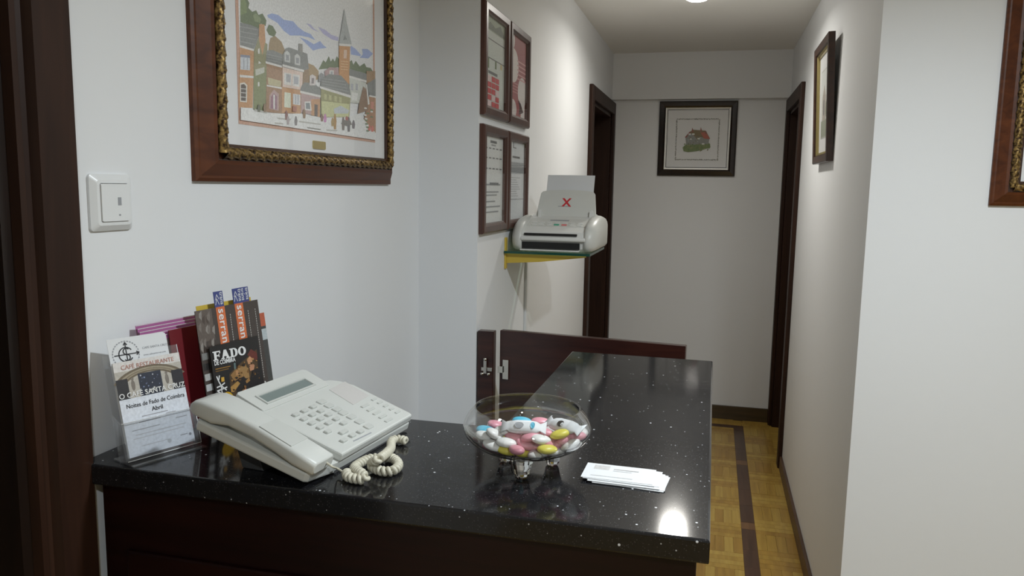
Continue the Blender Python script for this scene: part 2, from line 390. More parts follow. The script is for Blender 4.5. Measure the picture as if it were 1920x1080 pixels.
# parquet: light blocks around a dark inlaid line that turns along the end wall
protos = {}
def plank(x0, y0, x1, y1, mk):
    k = (round(x1-x0, 3), round(y1-y0, 3), mk)
    if k not in protos:
        a, b = (x1-x0)/2-.0006, (y1-y0)/2-.0006
        bm = bmesh.new(); box(bm, (-a, -b, -.004), (a, b, 0))
        bmesh.ops.recalc_face_normals(bm, faces=bm.faces[:])
        me = bpy.data.meshes.new('plank'); bm.to_mesh(me); bm.free(); me.materials.append(M[mk]); protos[k] = me
    o = bpy.data.objects.new('plank', protos[k]); o.location = ((x0+x1)/2, (y0+y1)/2, random.uniform(-.0004, .0003))
    link(o, fl)
SX0, SX1 = .187, .248
def field(x0, x1, y0, y1, nb):
    """blocks of nb fingers, alternate blocks turned"""
    bw = (x1-x0)
    n = max(1, round((y1-y0)/bw)); bl = (y1-y0)/n
    for i in range(n):
        ya = y0+i*bl
        for k in range(nb):
            mk = random.choice(('plank_a', 'plank_b', 'plank_c', 'plank_a'))
            if i % 2: plank(x0+bw*k/nb, ya, x0+bw*(k+1)/nb, ya+bl, mk)
            else: plank(x0, ya+bl*k/nb, x1, ya+bl*(k+1)/nb, mk)
field(SX1, XR-.014, 2.5, 5.236, 4)
field(.035, SX0, 2.5, 5.05, 4)
field(-.125, .035, 2.5, 5.05, 4)
for i in range(5):
    plank(-.66+i*.17, 5.112, -.66+(i+1)*.17-.0005, 5.236, random.choice(('plank_a', 'plank_b')))
    plank(-.66+i*.17, 5.05, -.66+(i+1)*.17-.0005, 5.112, 'plank_dark')
y = 2.44; k = 0
while y < 5.05:
    L = (.21, .075, .2, .21, .16)[k % 5]; plank(SX0, y, SX1, min(y+L, 5.112), 'plank_mid' if k % 5 == 1 else 'plank_dark'); y += L; k += 1

# ------------------------------------------------------------------ ceiling lamps
def downlight(x, y, watts, col, label, drop=.012, r=.048, glow=6):
    t = empty('ceiling_downlight', (x, y, ZC)); tag(t, label, 'lamp')
    bm = bmesh.new(); lathe(bm, [(r, -.001), (r+.002, -.008), (r+.014, -.009), (r+.018, -.004), (r+.018, 0), (r, 0), (r, -.001)], 40)
    fin('trim_ring', bm, M['ring'], t, True)
    bm = bmesh.new(); lathe(bm, [(0, -drop-.010), (r*.45, -drop-.009), (r*.75, -drop-.006), (r*.93, -drop), (r-.0002, -drop*.6), (r-.0002, 0), (0, 0)], 40)
    fin('diffuser', bm, emit('lamp_glow', col, glow), t, True)
    ld = bpy.data.lights.new('downlight_light', 'AREA'); ld.shape = 'DISK'; ld.size = r*1.9; ld.energy = watts; ld.color = col; ld.spread = math.radians(165)
    lo = bpy.data.objects.new('bulb', ld); lo.location = (0, 0, -drop-.012); link(lo, t)
downlight(-.115, 3.64, LAMP_W['corridor'], (1, .97, .90), 'round white ceiling lamp glowing in the corridor', .034, .052, 22)
downlight(.58, 1.15, LAMP_W['lobby'], (.87, .95, 1), 'round ceiling downlight between counter and right lobby wall')
downlight(.6, -.8, LAMP_W['rear'], (.87, .95, 1), 'round fill downlight added unseen at the back of the lobby')  # unseen lamp, added as fill for walls facing the back

# ------------------------------------------------------------------ counter
FY, BY, FARY, PX0, RX = .887, 1.223, 1.872, -.322, .014
bm = bmesh.new()
outl = [(XA+.001, FY), (RX, FY), (RX, FARY), (PX0, FARY), (PX0, BY), (XA+.001, BY)]
prism(bm, outl, lambda a, b, t: (a, b, t), CT-.03, CT, .003, 2)
tag(fin('granite_worktop', bm, M['granite']), 'polished black speckled granite worktop carrying phone and candy bowl', 'worktop')
t = empty('counter_base', (-.4, 1.0, 0)); tag(t, 'dark mahogany counter front panels under the black granite', 'counter')
T = Matrix.Translation((.4, -1.0, 0))
zt = CT-.0305
boxes('front_panel', [((XA+.02, FY+.022, .08), (RX-.014, FY+.042, zt))], M['mahogany'], t, .002, T)
for a, b in ((XA+.06, -.47), (-.42, -.03)): boxes('raised_panel', [((a, FY+.016, .2), (b, FY+.022, zt-.1))], M['mahogany'], t, .004, T)
boxes('side_panel', [((RX-.034, FY+.042, .08), (RX-.014, FARY-.02, zt))], M['mahogany'], t, .002, T)
boxes('end_panel', [((PX0+.02, FARY-.04, .08), (RX-.034, FARY-.02, zt))], M['mahogany'], t, .002, T)
boxes('end_panel', [((XA+.02, FY+.042, .08), (XA+.04, BY-.02, zt))], M['mahogany'], t, .002, T)
boxes('shelf', [((XA+.04, FY+.042, .6), (RX-.034, BY-.03, .62))], M['mahogany'], t, 0, T)
boxes('inner_panel', [((PX0+.02, BY-.03, .08), (PX0+.04, FARY-.04, zt))], M['mahogany'], t, .002, T)
boxes('plinth', [((XA+.04, FY+.05, -.004), (RX-.05, FY+.07, .08)), ((RX-.07, FY+.07, -.004), (RX-.05, FARY-.05, .08))], M['doorwood'], t, 0, T)

# swing gate behind the counter
g0 = V((-.608, 2.25, 0)); g1 = V((-.058, 2.188, 0)); gd = (g1-g0).normalized(); gn = V((gd.y, -gd.x, 0))
t = empty('swing_gate', g0); tag(t, 'dark mahogany half-height swing gate behind the granite counter', 'gate')
G = lambda a, b, z: gd*a + gn*b + V((0, 0, z))
L = (g1-g0).length
def gbox(name, a0, a1, b0, b1, z0, z1, mt, par, bev=.002):
    bm = bmesh.new(); prism(bm, rect(a0, b0, a1, b1), lambda p, q, z: G(p, q, z), z0, z1, bev); return fin(name, bm, mt, par)
lf = gbox('leaf', 0, L, -.022, 0, .12, 1.074, M['gate'], t)
gbox('hinge_plate', .012, .030, 0, .006, .925, .985, M['chrome'], lf, .001)
gbox('hinge_cup', -.002, .014, 0, .012, .945, .965, M['chrome'], lf, .001)
gbox('hinge_plate', .012, .030, 0, .006, .325, .385, M['chrome'], lf, .001)
t = empty('gate_post', (-.645, 2.235, 0)); tag(t, 'narrow dark mahogany post fixed to wall corner beside the gate', 'post')
bm = bmesh.new(); box(bm, (-.026, -.012, .0), (.024, .018, 1.073), .002); fin('board', bm, M['gate'], t)
bm = bmesh.new(); box(bm, (-.012, -.017, .952), (.022, -.0122, .963), .001); box(bm, (-.004, -.021, .945), (.006, -.016, .985), .001); a = fin('hinge_arm', bm, M['chrome'], t)
for x, z in ((-.008, .941), (.012, .941), (.001, .986)):
    bm = bmesh.new(); lathe(bm, [(0, 0), (.005, 0), (.005, .006), (0, .007)], 12, (x, -.02, z)); fin('screw', bm, M['chrome'], a, True)

# ------------------------------------------------------------------ pictures
def rope(bm, P, Q, side, r, lobes=3, pitch=.03):
    """twisted moulding from P to Q"""
    P, Q = V(P), V(Q); d = Q-P; L = d.length; d.normalize(); a = side.normalized(); b = d.cross(a); n = 12
    steps = int(L/.0035); prev = None
    for i in range(steps+1):
        s = L*i/steps; ring = []
        for k in range(n):
            th = 2*math.pi*k/n; rr = r*(.86+.16*math.cos(lobes*th-2*math.pi*s/pitch)+.06*math.cos(2*math.pi*s/.0087+th))
            ring.append(bm.verts.new(P+d*s+a*rr*math.cos(th)+b*rr*math.sin(th)))
        if prev:
            for k in range(n): bm.faces.new((prev[k], prev[(k+1) % n], ring[(k+1) % n], ring[k]))
        prev = ring
def member(bm, pl, W, H, prof, flat=0):
    """mitred frame: prof = [(inset, height)] closed loop, around rectangle W x H"""
    loops = []
    for ins, h in prof:
        loops.append([bm.verts.new(pl.at(u, v, h)) for u, v in ((ins, ins), (W-ins, ins), (W-ins, H-ins), (ins, H-ins))])
    m = len(loops)
    for i in range(m):
        A, B = loops[i], loops[(i+1) % m]
        for k in range(4): bm.faces.new((A[k], A[(k+1) % 4], B[(k+1) % 4], B[k]))
def picture(name, pl, W, H, label, prof, fm, inner, mount='mat', glass=True, backn=.006, cat='picture', gap=.009):
    """inner = inset of the visible opening"""
    t = empty(name, pl.at(W/2, 0)); tag(t, label, cat)
    T = Matrix.Translation(-t.location)
    bm = bmesh.new(); member(bm, pl, W, H, prof); f = fin('frame', bm, M[fm], t, False, T)
    bm = bmesh.new(); prism(bm, rect(inner-.006, inner-.006, W-inner+.006, H-inner+.006), lambda a, b, n: pl.at(a, b, n), .001, backn)
    fin('mount', bm, M[mount], t, False, T)
    if glass:
        bm = bmesh.new(); bm.faces.new([bm.verts.new(pl.at(u, v, backn+gap)) for u, v in rect(inner-.004, inner-.004, W-inner+.004, H-inner+.004)])
        fin('glass', bm, M['glazing'], t, False, T)
    return t, T
def big_frame(name, pl, W, H, label):
    h = .04
    prof = [(0, 0), (0, .008), (.006, .011), (.010, .0115), (.030, .026), (.037, .028), (.037, .004), (.064, .004), (.064, 0)]
    t, T = picture(name, pl, W, H, label, prof, 'framewood', .064, backn=.019, gap=.003)
    bm = bmesh.new()
    c = .0495; z = .0275
    cs = [pl.at(c, c, z), pl.at(W-c, c, z), pl.at(W-c, H-c, z), pl.at(c, H-c, z)]
    for i in range(4):
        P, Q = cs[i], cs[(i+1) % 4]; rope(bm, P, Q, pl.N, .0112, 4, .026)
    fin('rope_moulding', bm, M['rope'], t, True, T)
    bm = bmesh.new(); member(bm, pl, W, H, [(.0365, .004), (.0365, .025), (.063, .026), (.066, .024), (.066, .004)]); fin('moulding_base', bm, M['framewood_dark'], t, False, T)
    return t, T
# townscape on the left wall
PW, PH = .828, .70
pl = Plane((XA, 1.163, 1.505), (0, 1, 0), (0, 0, 1))
pic, PT = big_frame('framed_townscape', pl, PW, PH, 'large framed embroidered townscape in brown and gold rope frame above phone')
art = Plane((XA+.0193, 1.163, 1.505), (0, 1, 0), (0, 0, 1))
def ZA(*pts): return [art.px(440+x/6.75, y/6.75) for x, y in pts]
def ZB(*pts): return [art.px(440+x/6.75, 130+y/6.75) for x, y in pts]
u0, v0 = ZB((48, 692))[0]; u1 = ZB((1778, 928))[0][0]
it = [(rect(u0, v0, u1, PH-.1), (172, 132, 112)), (rect(u0+.010, v0+.012, u1-.010, PH-.11), (203, 207, 208))]
cl = (136, 152, 196); gr = (92, 104, 78); rf = (112, 114, 112); orr = (172, 128, 92); br = (140, 108, 84); ol = (124, 122, 92); wh = (198, 196, 192); wn = (150, 152, 158); mv = (160, 134, 132); pk = (200, 178, 166); dk = (84, 76, 72)
def add(f, col, *pts): it.append((f(*pts), col))
for p in ([(410,190),(470,170),(550,190),(620,250),(740,270),(800,340),(880,400),(960,430),(1020,510),(930,470),(820,450),(700,450),(620,390),(540,290),(420,220)],
          [(820,470),(920,510),(1000,560),(1080,520),(1120,570),(1165,605),(1060,620),(990,640),(940,590),(880,530)],
          [(1460,570),(1530,620),(1600,700),(1580,710),(1470,690)], [(1610,620),(1680,620),(1750,680),(1690,740),(1580,730),(1620,690)]): add(ZA, cl, *p)
for p in ([(1050,340),(1150,380),(1220,440),(1310,470),(1310,520),(1230,500),(1120,430)], [(905,295),(960,310),(1000,360),(1070,410),(980,370)]): add(ZA, (160,158,192), *p)
for p in ([(70,-80),(130,-60),(185,40),(170,100),(220,150),(270,130),(300,190),(350,170),(400,260),(390,330),(330,300),(300,360),(180,320),(70,280)], [(430,310),(480,330),(525,410),(500,470),(430,440),(400,380)],
          [(1060,880),(1080,840),(1120,760),(1150,790),(1190,710),(1215,780),(1240,740),(1265,780),(1290,710),(1330,760),(1330,850)], [(1440,880),(1440,790),(1480,760),(1500,820),(1530,770),(1580,840),(1640,800),(1665,850),(1720,860),(1765,930),(1765,1000)]): add(ZA, gr, *p)
add(ZA, (108,122,84), (70,-60),(120,-30),(150,60),(150,160),(70,200)); add(ZA, (120,132,100), (230,190),(270,170),(330,240),(320,290),(250,270))
add(ZA, (138,118,90), (430,560),(450,480),(510,455),(590,530),(635,640),(600,770),(420,700))
add(ZA, (148,124,92), (850,830),(930,800),(1000,830),(1060,900),(1060,1000),(860,1080))
add(ZA, orr, (60,590),(240,640),(235,1080),(55,1080)); add(ZB, orr, (55,0),(238,0),(225,490),(50,480))
add(ZA, rf, (66,285),(200,315),(325,370),(300,460),(240,625),(66,575)); add(ZA, wh, (64,570),(240,622),(240,648),(64,598))
for k in range(4): add(ZA, (136,138,136), (66,330+k*62),(290-k*14,372+k*62),(288-k*14,382+k*62),(66,342+k*62))
add(ZA, (180,184,190), (68,690),(190,702),(190,890),(68,880)); add(ZA, (120,124,140), (68,690),(190,702),(190,735),(68,722))
for x in (105,150): add(ZA, wn, (x,735),(x+14,737),(x+14,880),(x,878))
add(ZA, wh, (60,945),(235,962),(235,990),(60,978))
add(ZB, (196,190,180), (62,175),(120,165),(155,200),(150,420),(62,410)); add(ZB, dk, (74,195),(115,185),(140,215),(136,400),(74,395))
for yy in (240,290,345): add(ZB, wh, (74,yy),(138,yy+6),(138,yy+14),(74,yy+8))
add(ZA, ol, (240,640),(300,470),(410,560),(400,1080),(235,1080)); add(ZB, (112,118,84), (238,0),(402,0),(385,545),(232,505)); add(ZA, orr, (305,305),(372,310),(385,520),(345,700),(300,480))
add(ZA, wh, (290,620),(310,610),(310,680),(290,680)); add(ZA, wh, (300,770),(330,800),(295,810)); add(ZA, (170,172,160), (255,880),(370,850),(370,920),(260,960)); add(ZB, wh, (288,160),(308,160),(308,215),(288,215))
add(ZA, br, (398,790),(600,845),(600,1080),(398,1080)); add(ZB, br, (398,0),(600,0),(600,560),(390,540))
add(ZA, rf, (400,640),(480,635),(605,690),(590,835),(388,780)); add(ZA, wh, (385,775),(592,832),(592,858),(385,802))
for k in range(3): add(ZA, (136,138,136), (400,680+k*34),(595,725+k*34),(595,733+k*34),(398,688+k*34))
add(ZB, (168,160,126), (412,100),(585,150),(575,222),(420,192)); add(ZB, wh, (400,195),(590,228),(590,250),(400,215))
add(ZB, mv, (428,500),(432,330),(490,258),(552,310),(550,525)); add(ZB, (130,96,110), (448,495),(452,350),(490,300),(530,345),(528,510)); add(ZB, wh, (482,320),(502,322),(502,505),(482,500))
add(ZA, pk, (600,850),(860,915),(850,1080),(600,1080)); add(ZB, pk, (600,0),(845,60),(835,262),(600,222)); add(ZB, orr, (590,222),(835,265),(832,560),(590,555))
add(ZA, (132,108,84), (870,880),(930,860),(930,1080),(850,1080))
add(ZA, rf, (597,700),(640,615),(680,600),(912,680),(932,870),(880,890),(597,812)); add(ZA, (126,124,120), (805,550),(852,558),(856,670),(805,650)); add(ZA, wh, (597,812),(870,885),(870,915),(597,842))
for x in (622, 750): add(ZA, (176,178,176), (x,665+(x-622)*.3),(x+35,640+(x-622)*.3),(x+72,680+(x-622)*.3),(x+72,795+(x-622)*.28),(x+2,780+(x-622)*.28)); add(ZA, (128,130,134), (x+18,690+(x-622)*.3),(x+56,698+(x-622)*.3),(x+56,770+(x-622)*.28),(x+18,762+(x-622)*.28))
add(ZB, wh, (618,40),(815,75),(812,222),(618,190)); add(ZB, pk, (712,60),(725,62),(722,205),(710,203))
for x in (642, 742): add(ZB, wn, (x,58+(x-642)*.3),(x+58,68+(x-642)*.3),(x+54,168+(x-642)*.25),(x,158+(x-642)*.25))
add(ZB, (194,198,180), (622,288),(702,300),(702,490),(618,478)); add(ZB, (190,190,190), (728,308),(824,322),(822,455),(728,442))
for x in (756, 786): add(ZB, wn, (x,320),(x+14,322),(x+14,440),(x,438))
add(ZB, mv, (830,300),(1075,355),(1070,600),(830,545)); add(ZB, orr, (960,380),(1075,375),(1070,605),(960,580)); add(ZB, rf, (828,235),(870,165),(1000,175),(1085,260),(1082,335),(820,275)); add(ZB, wh, (820,270),(1082,330),(1082,358),(820,298))
add(ZA, (190,182,180), (940,960),(975,940),(1020,970),(1015,1080),(938,1080)); add(ZB, (120,110,112), (965,110),(995,112),(992,180),(962,178))
add(ZB, wh, (876,408),(950,405),(965,525),(880,515)); add(ZB, (110,116,120), (890,425),(940,425),(948,505),(892,500)); add(ZB, dk, (1000,440),(1042,450),(1040,605),(1000,592))
add(ZA, (156,128,128), (1130,900),(1190,850),(1300,860),(1320,1000),(1140,1010)); add(ZA, wh, (1190,890),(1245,890),(1245,950),(1190,950)); add(ZA, wn, (1203,902),(1232,902),(1232,940),(1203,940))
add(ZA, (122,124,126), (1050,960),(1085,920),(1120,940),(1120,1020),(1050,1040))
add(ZA, (178,128,84), (1313,570),(1452,580),(1440,1080),(1310,1080)); add(ZA, (150,154,154), (1380,105),(1412,300),(1475,575),(1308,560),(1348,320)); add(ZA, (112,118,118), (1385,440),(1412,500),(1362,510)); add(ZA, wh, (1308,548),(1475,562),(1460,590),(1315,580))
add(ZA, (198,170,150), (1372,630),(1412,634),(1408,740),(1368,738))
for k in range(4): add(ZA, (204,170,130), (1335,770+k*34),(1425,778+k*34),(1425,786+k*34),(1335,778+k*34))
add(ZA, rf, (1440,870),(1665,935),(1665,1030),(1440,960)); add(ZA, wh, (1440,955),(1660,1020),(1660,1045),(1440,985)); add(ZB, (178,180,172), (1440,105),(1655,170),(1640,440),(1450,420))
add(ZA, (140,112,84), (1660,900),(1770,900),(1770,1080),(1660,1080))
for x in (1460, 1520): add(ZB, wn, (x,180),(x+30,185),(x+30,270),(x,262))
add(ZB, (206,206,196), (1470,290),(1550,300),(1540,400),(1470,390))
add(ZB, (134,132,92), (1080,245),(1455,360),(1440,620),(1080,620)); add(ZB, rf, (1085,120),(1180,60),(1335,78),(1435,190),(1462,330),(1072,228)); add(ZB, wh, (1060,210),(1455,328),(1455,362),(1068,242))
for k in range(4): add(ZB, (140,142,142), (1090+k*4,110+k*34),(1380+k*18,150+k*42),(1380+k*18,158+k*42),(1090+k*4,118+k*34))
for x in (1120,1180,1250,1310): add(ZB, (164,164,120), (x,310+(x-1120)*.2),(x+34,318+(x-1120)*.2),(x+32,385+(x-1120)*.2),(x,378+(x-1120)*.2))
add(ZB, (176,178,130), (1085,400),(1440,440),(1430,600),(1090,600)); add(ZB, (168,174,178), (1240,500),(1330,460),(1440,520),(1420,560),(1250,560))
add(ZB, rf, (1665,180),(1785,120),(1785,352),(1690,340)); add(ZB, (150,112,86), (1690,345),(1785,352),(1775,880),(1600,760)); add(ZB, wh, (1690,325),(1785,345),(1785,365),(1690,345)); add(ZB, (178,120,104), (1712,410),(1750,412),(1748,510),(1710,505))
add(ZB, (124,100,82), (1545,560),(1565,420),(1615,215),(1660,260),(1680,520)); add(ZB, wh, (1650,190),(1664,190),(1696,440),(1675,450))
add(ZB, (206,203,198), (62,478),(240,520),(390,548),(590,560),(830,560),(1070,608),(1430,606),(1560,560),(1780,810),(1772,895),(60,640))
for p in ([(240,500),(400,540),(390,560),(230,530)], [(490,670),(600,680),(600,700),(500,690)], [(520,610),(700,625),(690,645),(530,630)], [(800,650),(1080,690),(1070,705),(800,670)], [(900,730),(1080,755),(1070,770),(910,745)], [(1140,760),(1290,770),(1280,785),(1150,778)]): add(ZB, (160,158,152), *p)
for x, yy, hh, c in ((640,520,120,(120,88,84)), (660,590,110,(150,140,140)), (760,590,120,(116,112,112)), (865,500,120,(128,104,84)), (1130,560,110,(176,120,160)), (1090,560,100,(120,100,90)), (1255,560,200,(150,116,74)), (1225,610,110,(148,124,84)), (1430,600,190,(92,88,90)), (1360,600,170,(104,96,92)), (1490,640,110,(96,90,92)), (1405,590,60,(140,84,76)), (290,440,100,(90,92,78)), (365,430,110,(120,100,80)), (1690,700,80,(170,90,80)), (1730,710,80,(176,96,84))):
    add(ZB, c, (x-14,yy+hh),(x-20,yy+hh*.5),(x-10,yy+10),(x,yy),(x+10,yy+12),(x+20,yy+hh*.5),(x+13,yy+hh))
add(ZB, (100,96,92), (1330,690),(1360,640),(1450,650),(1470,700),(1400,720)); add(ZB, (150,104,92), (720,460),(770,470),(765,540),(715,530))
for k in range(14):
    x = 1600+random.uniform(0, 110); yy = 480+k*22; add(ZB, (96,110,80) if k % 2 else wh, (x,yy),(x+30,yy+6),(x+26,yy+24),(x-6,yy+18))
it = [(P, tuple(c*.78+192*.22 for c in col)) for P, col in it]
printed('embroidered_scene', art, it, pic, gain=1.5, dn=.00002, n0=.0002, clip=(u0+.0005, v0+.0005, u1-.0005, PH-.1)).data.transform(PT)
bm = bmesh.new(); a, b = art.px(440+1065/6.75, 130+960/6.75); prism(bm, rrect(a-.028, b-.0085, a+.028, b+.0085, .003), lambda p, q, n: art.at(p, q, n), -.0002, .0022)
fin('name_plate', bm, M['brass'], pic, False, PT)

# framed picture at the right border of the photograph
pl2 = Plane((.729, YR, 1.475), (1, 0, 0), (0, 0, 1))
pic, PT = big_frame('framed_picture', pl2, .86, .66, 'brown and gold rope framed picture on the lobby wall at right edge')
a2 = Plane((.729, YR-.0193, 1.475), (1, 0, 0), (0, 0, 1))
it = [(rect(.13, .13, .73, .53), (176, 122, 98)), (rect(.14, .14, .72, .52), (196, 206, 214)), (rect(.14, .14, .72, .25), (120, 130, 92)), ([(.2, .25), (.28, .42), (.36, .25)], (150, 140, 130)), (rect(.42, .22, .56, .34), (180, 150, 120)), ([(.41, .34), (.57, .34), (.49, .41)], (130, 80, 66)), (circle(.64, .3, .05), (88, 112, 76)), (rect(.632, .2, .648, .27), (96, 72, 52))]
printed('embroidered_scene', a2, it, pic, gain=1.3).data.transform(PT)

# picture at the end of the corridor
pl3 = Plane((-.371, YE, 1.592), (1, 0, 0), (0, 0, 1)); W3, H3 = .486, .472
pic, PT = picture('framed_cottage', pl3, W3, H3, 'square black framed cottage embroidery hanging on the corridor end wall', [(0, 0), (0, .016), (.006, .022), (.030, .026), (.040, .020), (.045, .008), (.045, 0)], 'blackframe', .044)
bm = bmesh.new(); member(bm, pl3, W3, H3, [(.041, .004), (.041, .021), (.047, .019), (.047, .004)]); fin('silver_slip', bm, M['silver'], pic, False, PT)
bm = bmesh.new(); member(bm, pl3, W3, H3, [(.052, .006), (.052, .0075), (.055, .0075), (.055, .006)]); fin('dark_slip', bm, M['blackframe'], pic, False, PT)
a3 = Plane((-.371, YE-.0065, 1.592), (1, 0, 0), (0, 0, 1))
def ZC3(*p): return [a3.px(1220+x/6, 170+y/6) for x, y in p]
it = []
b0 = ZC3((278, 775))[0]; b1 = ZC3((775, 318))[0]
for k in range(46):
    s = k/46; j = lambda: random.uniform(-.0015, .0015); c = random.choice(((120, 120, 116), (98, 100, 96), (136, 134, 126)))
    for x, yy in ((b0[0]+(b1[0]-b0[0])*s, b0[1]), (b0[0]+(b1[0]-b0[0])*s, b1[1]), (b0[0], b0[1]+(b1[1]-b0[1])*s), (b1[0], b0[1]+(b1[1]-b0[1])*s)):
        it.append((circle(x+j(), yy+j(), random.uniform(.0022, .0042), 7), c))
def a3d(c, *p): it.append((ZC3(*p), c))
a3d((98,112,72), (360,640),(400,600),(480,610),(560,600),(640,580),(668,600),(672,640),(600,660),(520,680),(420,692),(370,680))
a3d((120,122,118), (390,520),(440,460),(520,450),(660,540),(650,600),(400,610)); a3d((104,92,66), (440,470),(470,440),(620,450),(668,540),(640,545),(560,520),(530,560),(500,520))
a3d((150,84,70), (560,470),(620,465),(668,545),(600,540)); a3d((120,74,62), (460,470),(468,415),(482,450),(484,470)); a3d((120,74,62), (556,460),(563,410),(575,440),(578,460)); a3d((110,70,60), (612,490),(620,448),(630,480))
a3d((120,60,60), (385,525),(440,462),(452,470),(400,530))
for x, yy in ((440,490),(480,490),(455,545),(540,540),(590,600)): a3d((190,192,188), (x-14,yy-8),(x+14,yy-8),(x+14,yy+8),(x-14,yy+8))
for k in range(40):
    x, yy = random.uniform(380,660), random.uniform(600,680); a3d(random.choice(((76,94,56),(110,124,80),(132,120,90))), (x-8,yy),(x,yy-7),(x+8,yy),(x,yy+7))
for k in range(20):
    x, yy = random.uniform(410,560), random.uniform(500,600); a3d(random.choice(((140,146,148),(92,96,98),(110,104,90))), (x-7,yy-5),(x+7,yy-5),(x+7,yy+5),(x-7,yy+5))
printed('embroidered_cottage', a3, it, pic, gain=1.5, dn=.00002).data.transform(PT)

# picture on the right corridor wall, its top leaning out
lean = math.atan(.021/.475)
up4 = V((-math.sin(lean), 0, math.cos(lean))); W4, H4 = .42, .475
pl4 = Plane((XR-.0005, 3.61, 1.62), (0, -1, 0), up4)
pic, PT = picture('framed_print', pl4, W4, H4, 'dark wooden framed print hung leaning on the right corridor wall', [(0, 0), (0, .024), (.004, .027), (.03, .024), (.036, .010), (.036, 0)], 'framewood_dark', .035)
bm = bmesh.new(); member(bm, pl4, W4, H4, [(.034, .004), (.034, .018), (.043, .014), (.043, .004)]); fin('gold_slip', bm, M['brass'], pic, False, PT)
a4 = Plane(pl4.at(0, 0, .0065), pl4.U, pl4.W)
it = [(rect(.1, .1, .32, .37), (176, 176, 168)), (rect(.105, .105, .315, .365), (206, 208, 204)), (rect(.105, .105, .315, .17), (140, 146, 128)), ([(.14, .17), (.14, .26), (.19, .31), (.24, .26), (.24, .17)], (168, 160, 150)), (circle(.27, .21, .035), (120, 130, 108)), (rect(.17, .19, .20, .25), (110, 110, 112))]
printed('printed_scene', a4, it, pic, gain=1.2).data.transform(PT)

# four document frames on the left corridor wall
def docframe(y0, y1, z0, z1, label, items, group='document frames on the corridor wall'):
    p = Plane((XL, y0, z0), (0, 1, 0), (0, 0, 1)); Wd, Hd = y1-y0, z1-z0
    t, T = picture('document_frame', p, Wd, Hd, label, [(0, 0), (0, .012), (.005, .017), (.022, .017), (.031, .010), (.031, 0)], 'docframe', .030, 'paper', True, .004, 'frame')
    q = Plane((XL+.0045, y0, z0), (0, 1, 0), (0, 0, 1))
    sc = lambda P: [(u*Wd, v*Hd) for u, v in P]
    printed('document', q, [(sc(P), c) for P, c in items], t, gain=1.15, dn=.00005, n0=.0003).data.transform(T)
ya, yb, yc, yd = 2.232, 2.512, 2.522, 2.805
G1 = (96, 98, 98); W_ = (205, 207, 205)
it = [(rect(.08, .08, .92, .92), (196, 202, 196)), (rect(.10, .78, .90, .91), (150, 160, 140)), ([(.15, .8), (.3, .86), (.5, .83), (.7, .88), (.88, .81), (.88, .79), (.15, .79)], (104, 112, 98)), (rect(.08, .70, .92, .71), G1), (rect(.08, .53, .92, .54), G1), (rect(.2, .44, .27, .53), (96, 112, 70)), (rect(.5, .46, .56, .53), (96, 112, 70)), (rect(.72, .48, .8, .53), (190, 178, 130)), (rect(.24, .395, .6, .42), G1)]
for i in range(5):
    for j in range(3): it.append((rect(.22+j*.155, .33-i*.058, .36+j*.155, .378-i*.058), (186, 52, 58) if (i+j) % 4 else (214, 190, 190)))
docframe(ya, yb, 1.712, 2.035, 'brown framed notice with red table and photo strip, upper left of four', it)
it = [(rect(.08, .08, .92, .92), (146, 72, 74)), (circle(.18, .85, .14, 24, .1), (206, 200, 198)), (circle(.28, .6, .24, 28, .17), (212, 204, 200)), (circle(.72, .36, .22, 28, .16), (206, 200, 198)), (circle(.25, .16, .2, 24, .1), (204, 196, 194)), (rect(.66, .1, .86, .26), (206, 200, 198)), ([(.52, .28), (.6, .2), (.56, .12), (.68, .14), (.8, .16), (.66, .24)], (60, 24, 26))]
for k in range(5): it.append((rect(.45, .66-k*.045, .9, .675-k*.045), (196, 150, 150)))
for k in range(4): it.append((rect(.12, .42-k*.03, .5, .43-k*.03), (184, 132, 132)))
docframe(yc, yd, 1.712, 2.035, 'brown framed red poster with white circles, upper right of four', it)
it = [(rect(.08, .08, .92, .92), W_), (rect(.36, .845, .62, .87), G1), (rect(.40, .82, .58, .835), (140, 142, 144))]
for k, v in enumerate((.79, .70, .60)):
    for j in range(5): it.append((rect(.16+j*.145, v, .25+j*.145, v+.012), (110, 112, 114)))
for k, v in enumerate((.45, .38, .35, .29, .24, .19)): it.append((rect(.14+(k % 2)*.06, v, .78-(k*37 % 4)*.07, v+.012), (130, 132, 134)))
it.append((rect(.34, .45, .7, .475), G1))
docframe(ya, yb, 1.362, 1.686, 'brown framed white notice with sparse text, lower left of four', it)
it = [(rect(.08, .08, .92, .92), (198, 202, 204)), (rect(.32, .84, .36, .92), G1), (rect(.36, .84, .48, .85), G1), (rect(.1, .58, .9, .7), (168, 172, 174)), (rect(.1, .32, .75, .57), (208, 210, 212)), (rect(.3, .74, .66, .76), G1), (rect(.1, .3, .9, .31), (150, 152, 154))]
for k in range(9): it.append((rect(.14, .53-k*.024, .7-(k*29 % 5)*.05, .537-k*.024), (160, 162, 164)))
for k in range(7): it.append((rect(.14, .685-k*.015, .86, .689-k*.015), (120, 122, 124)))
docframe(yc, yd, 1.362, 1.686, 'brown framed certificate with grey table partly behind printer, lower right', it)

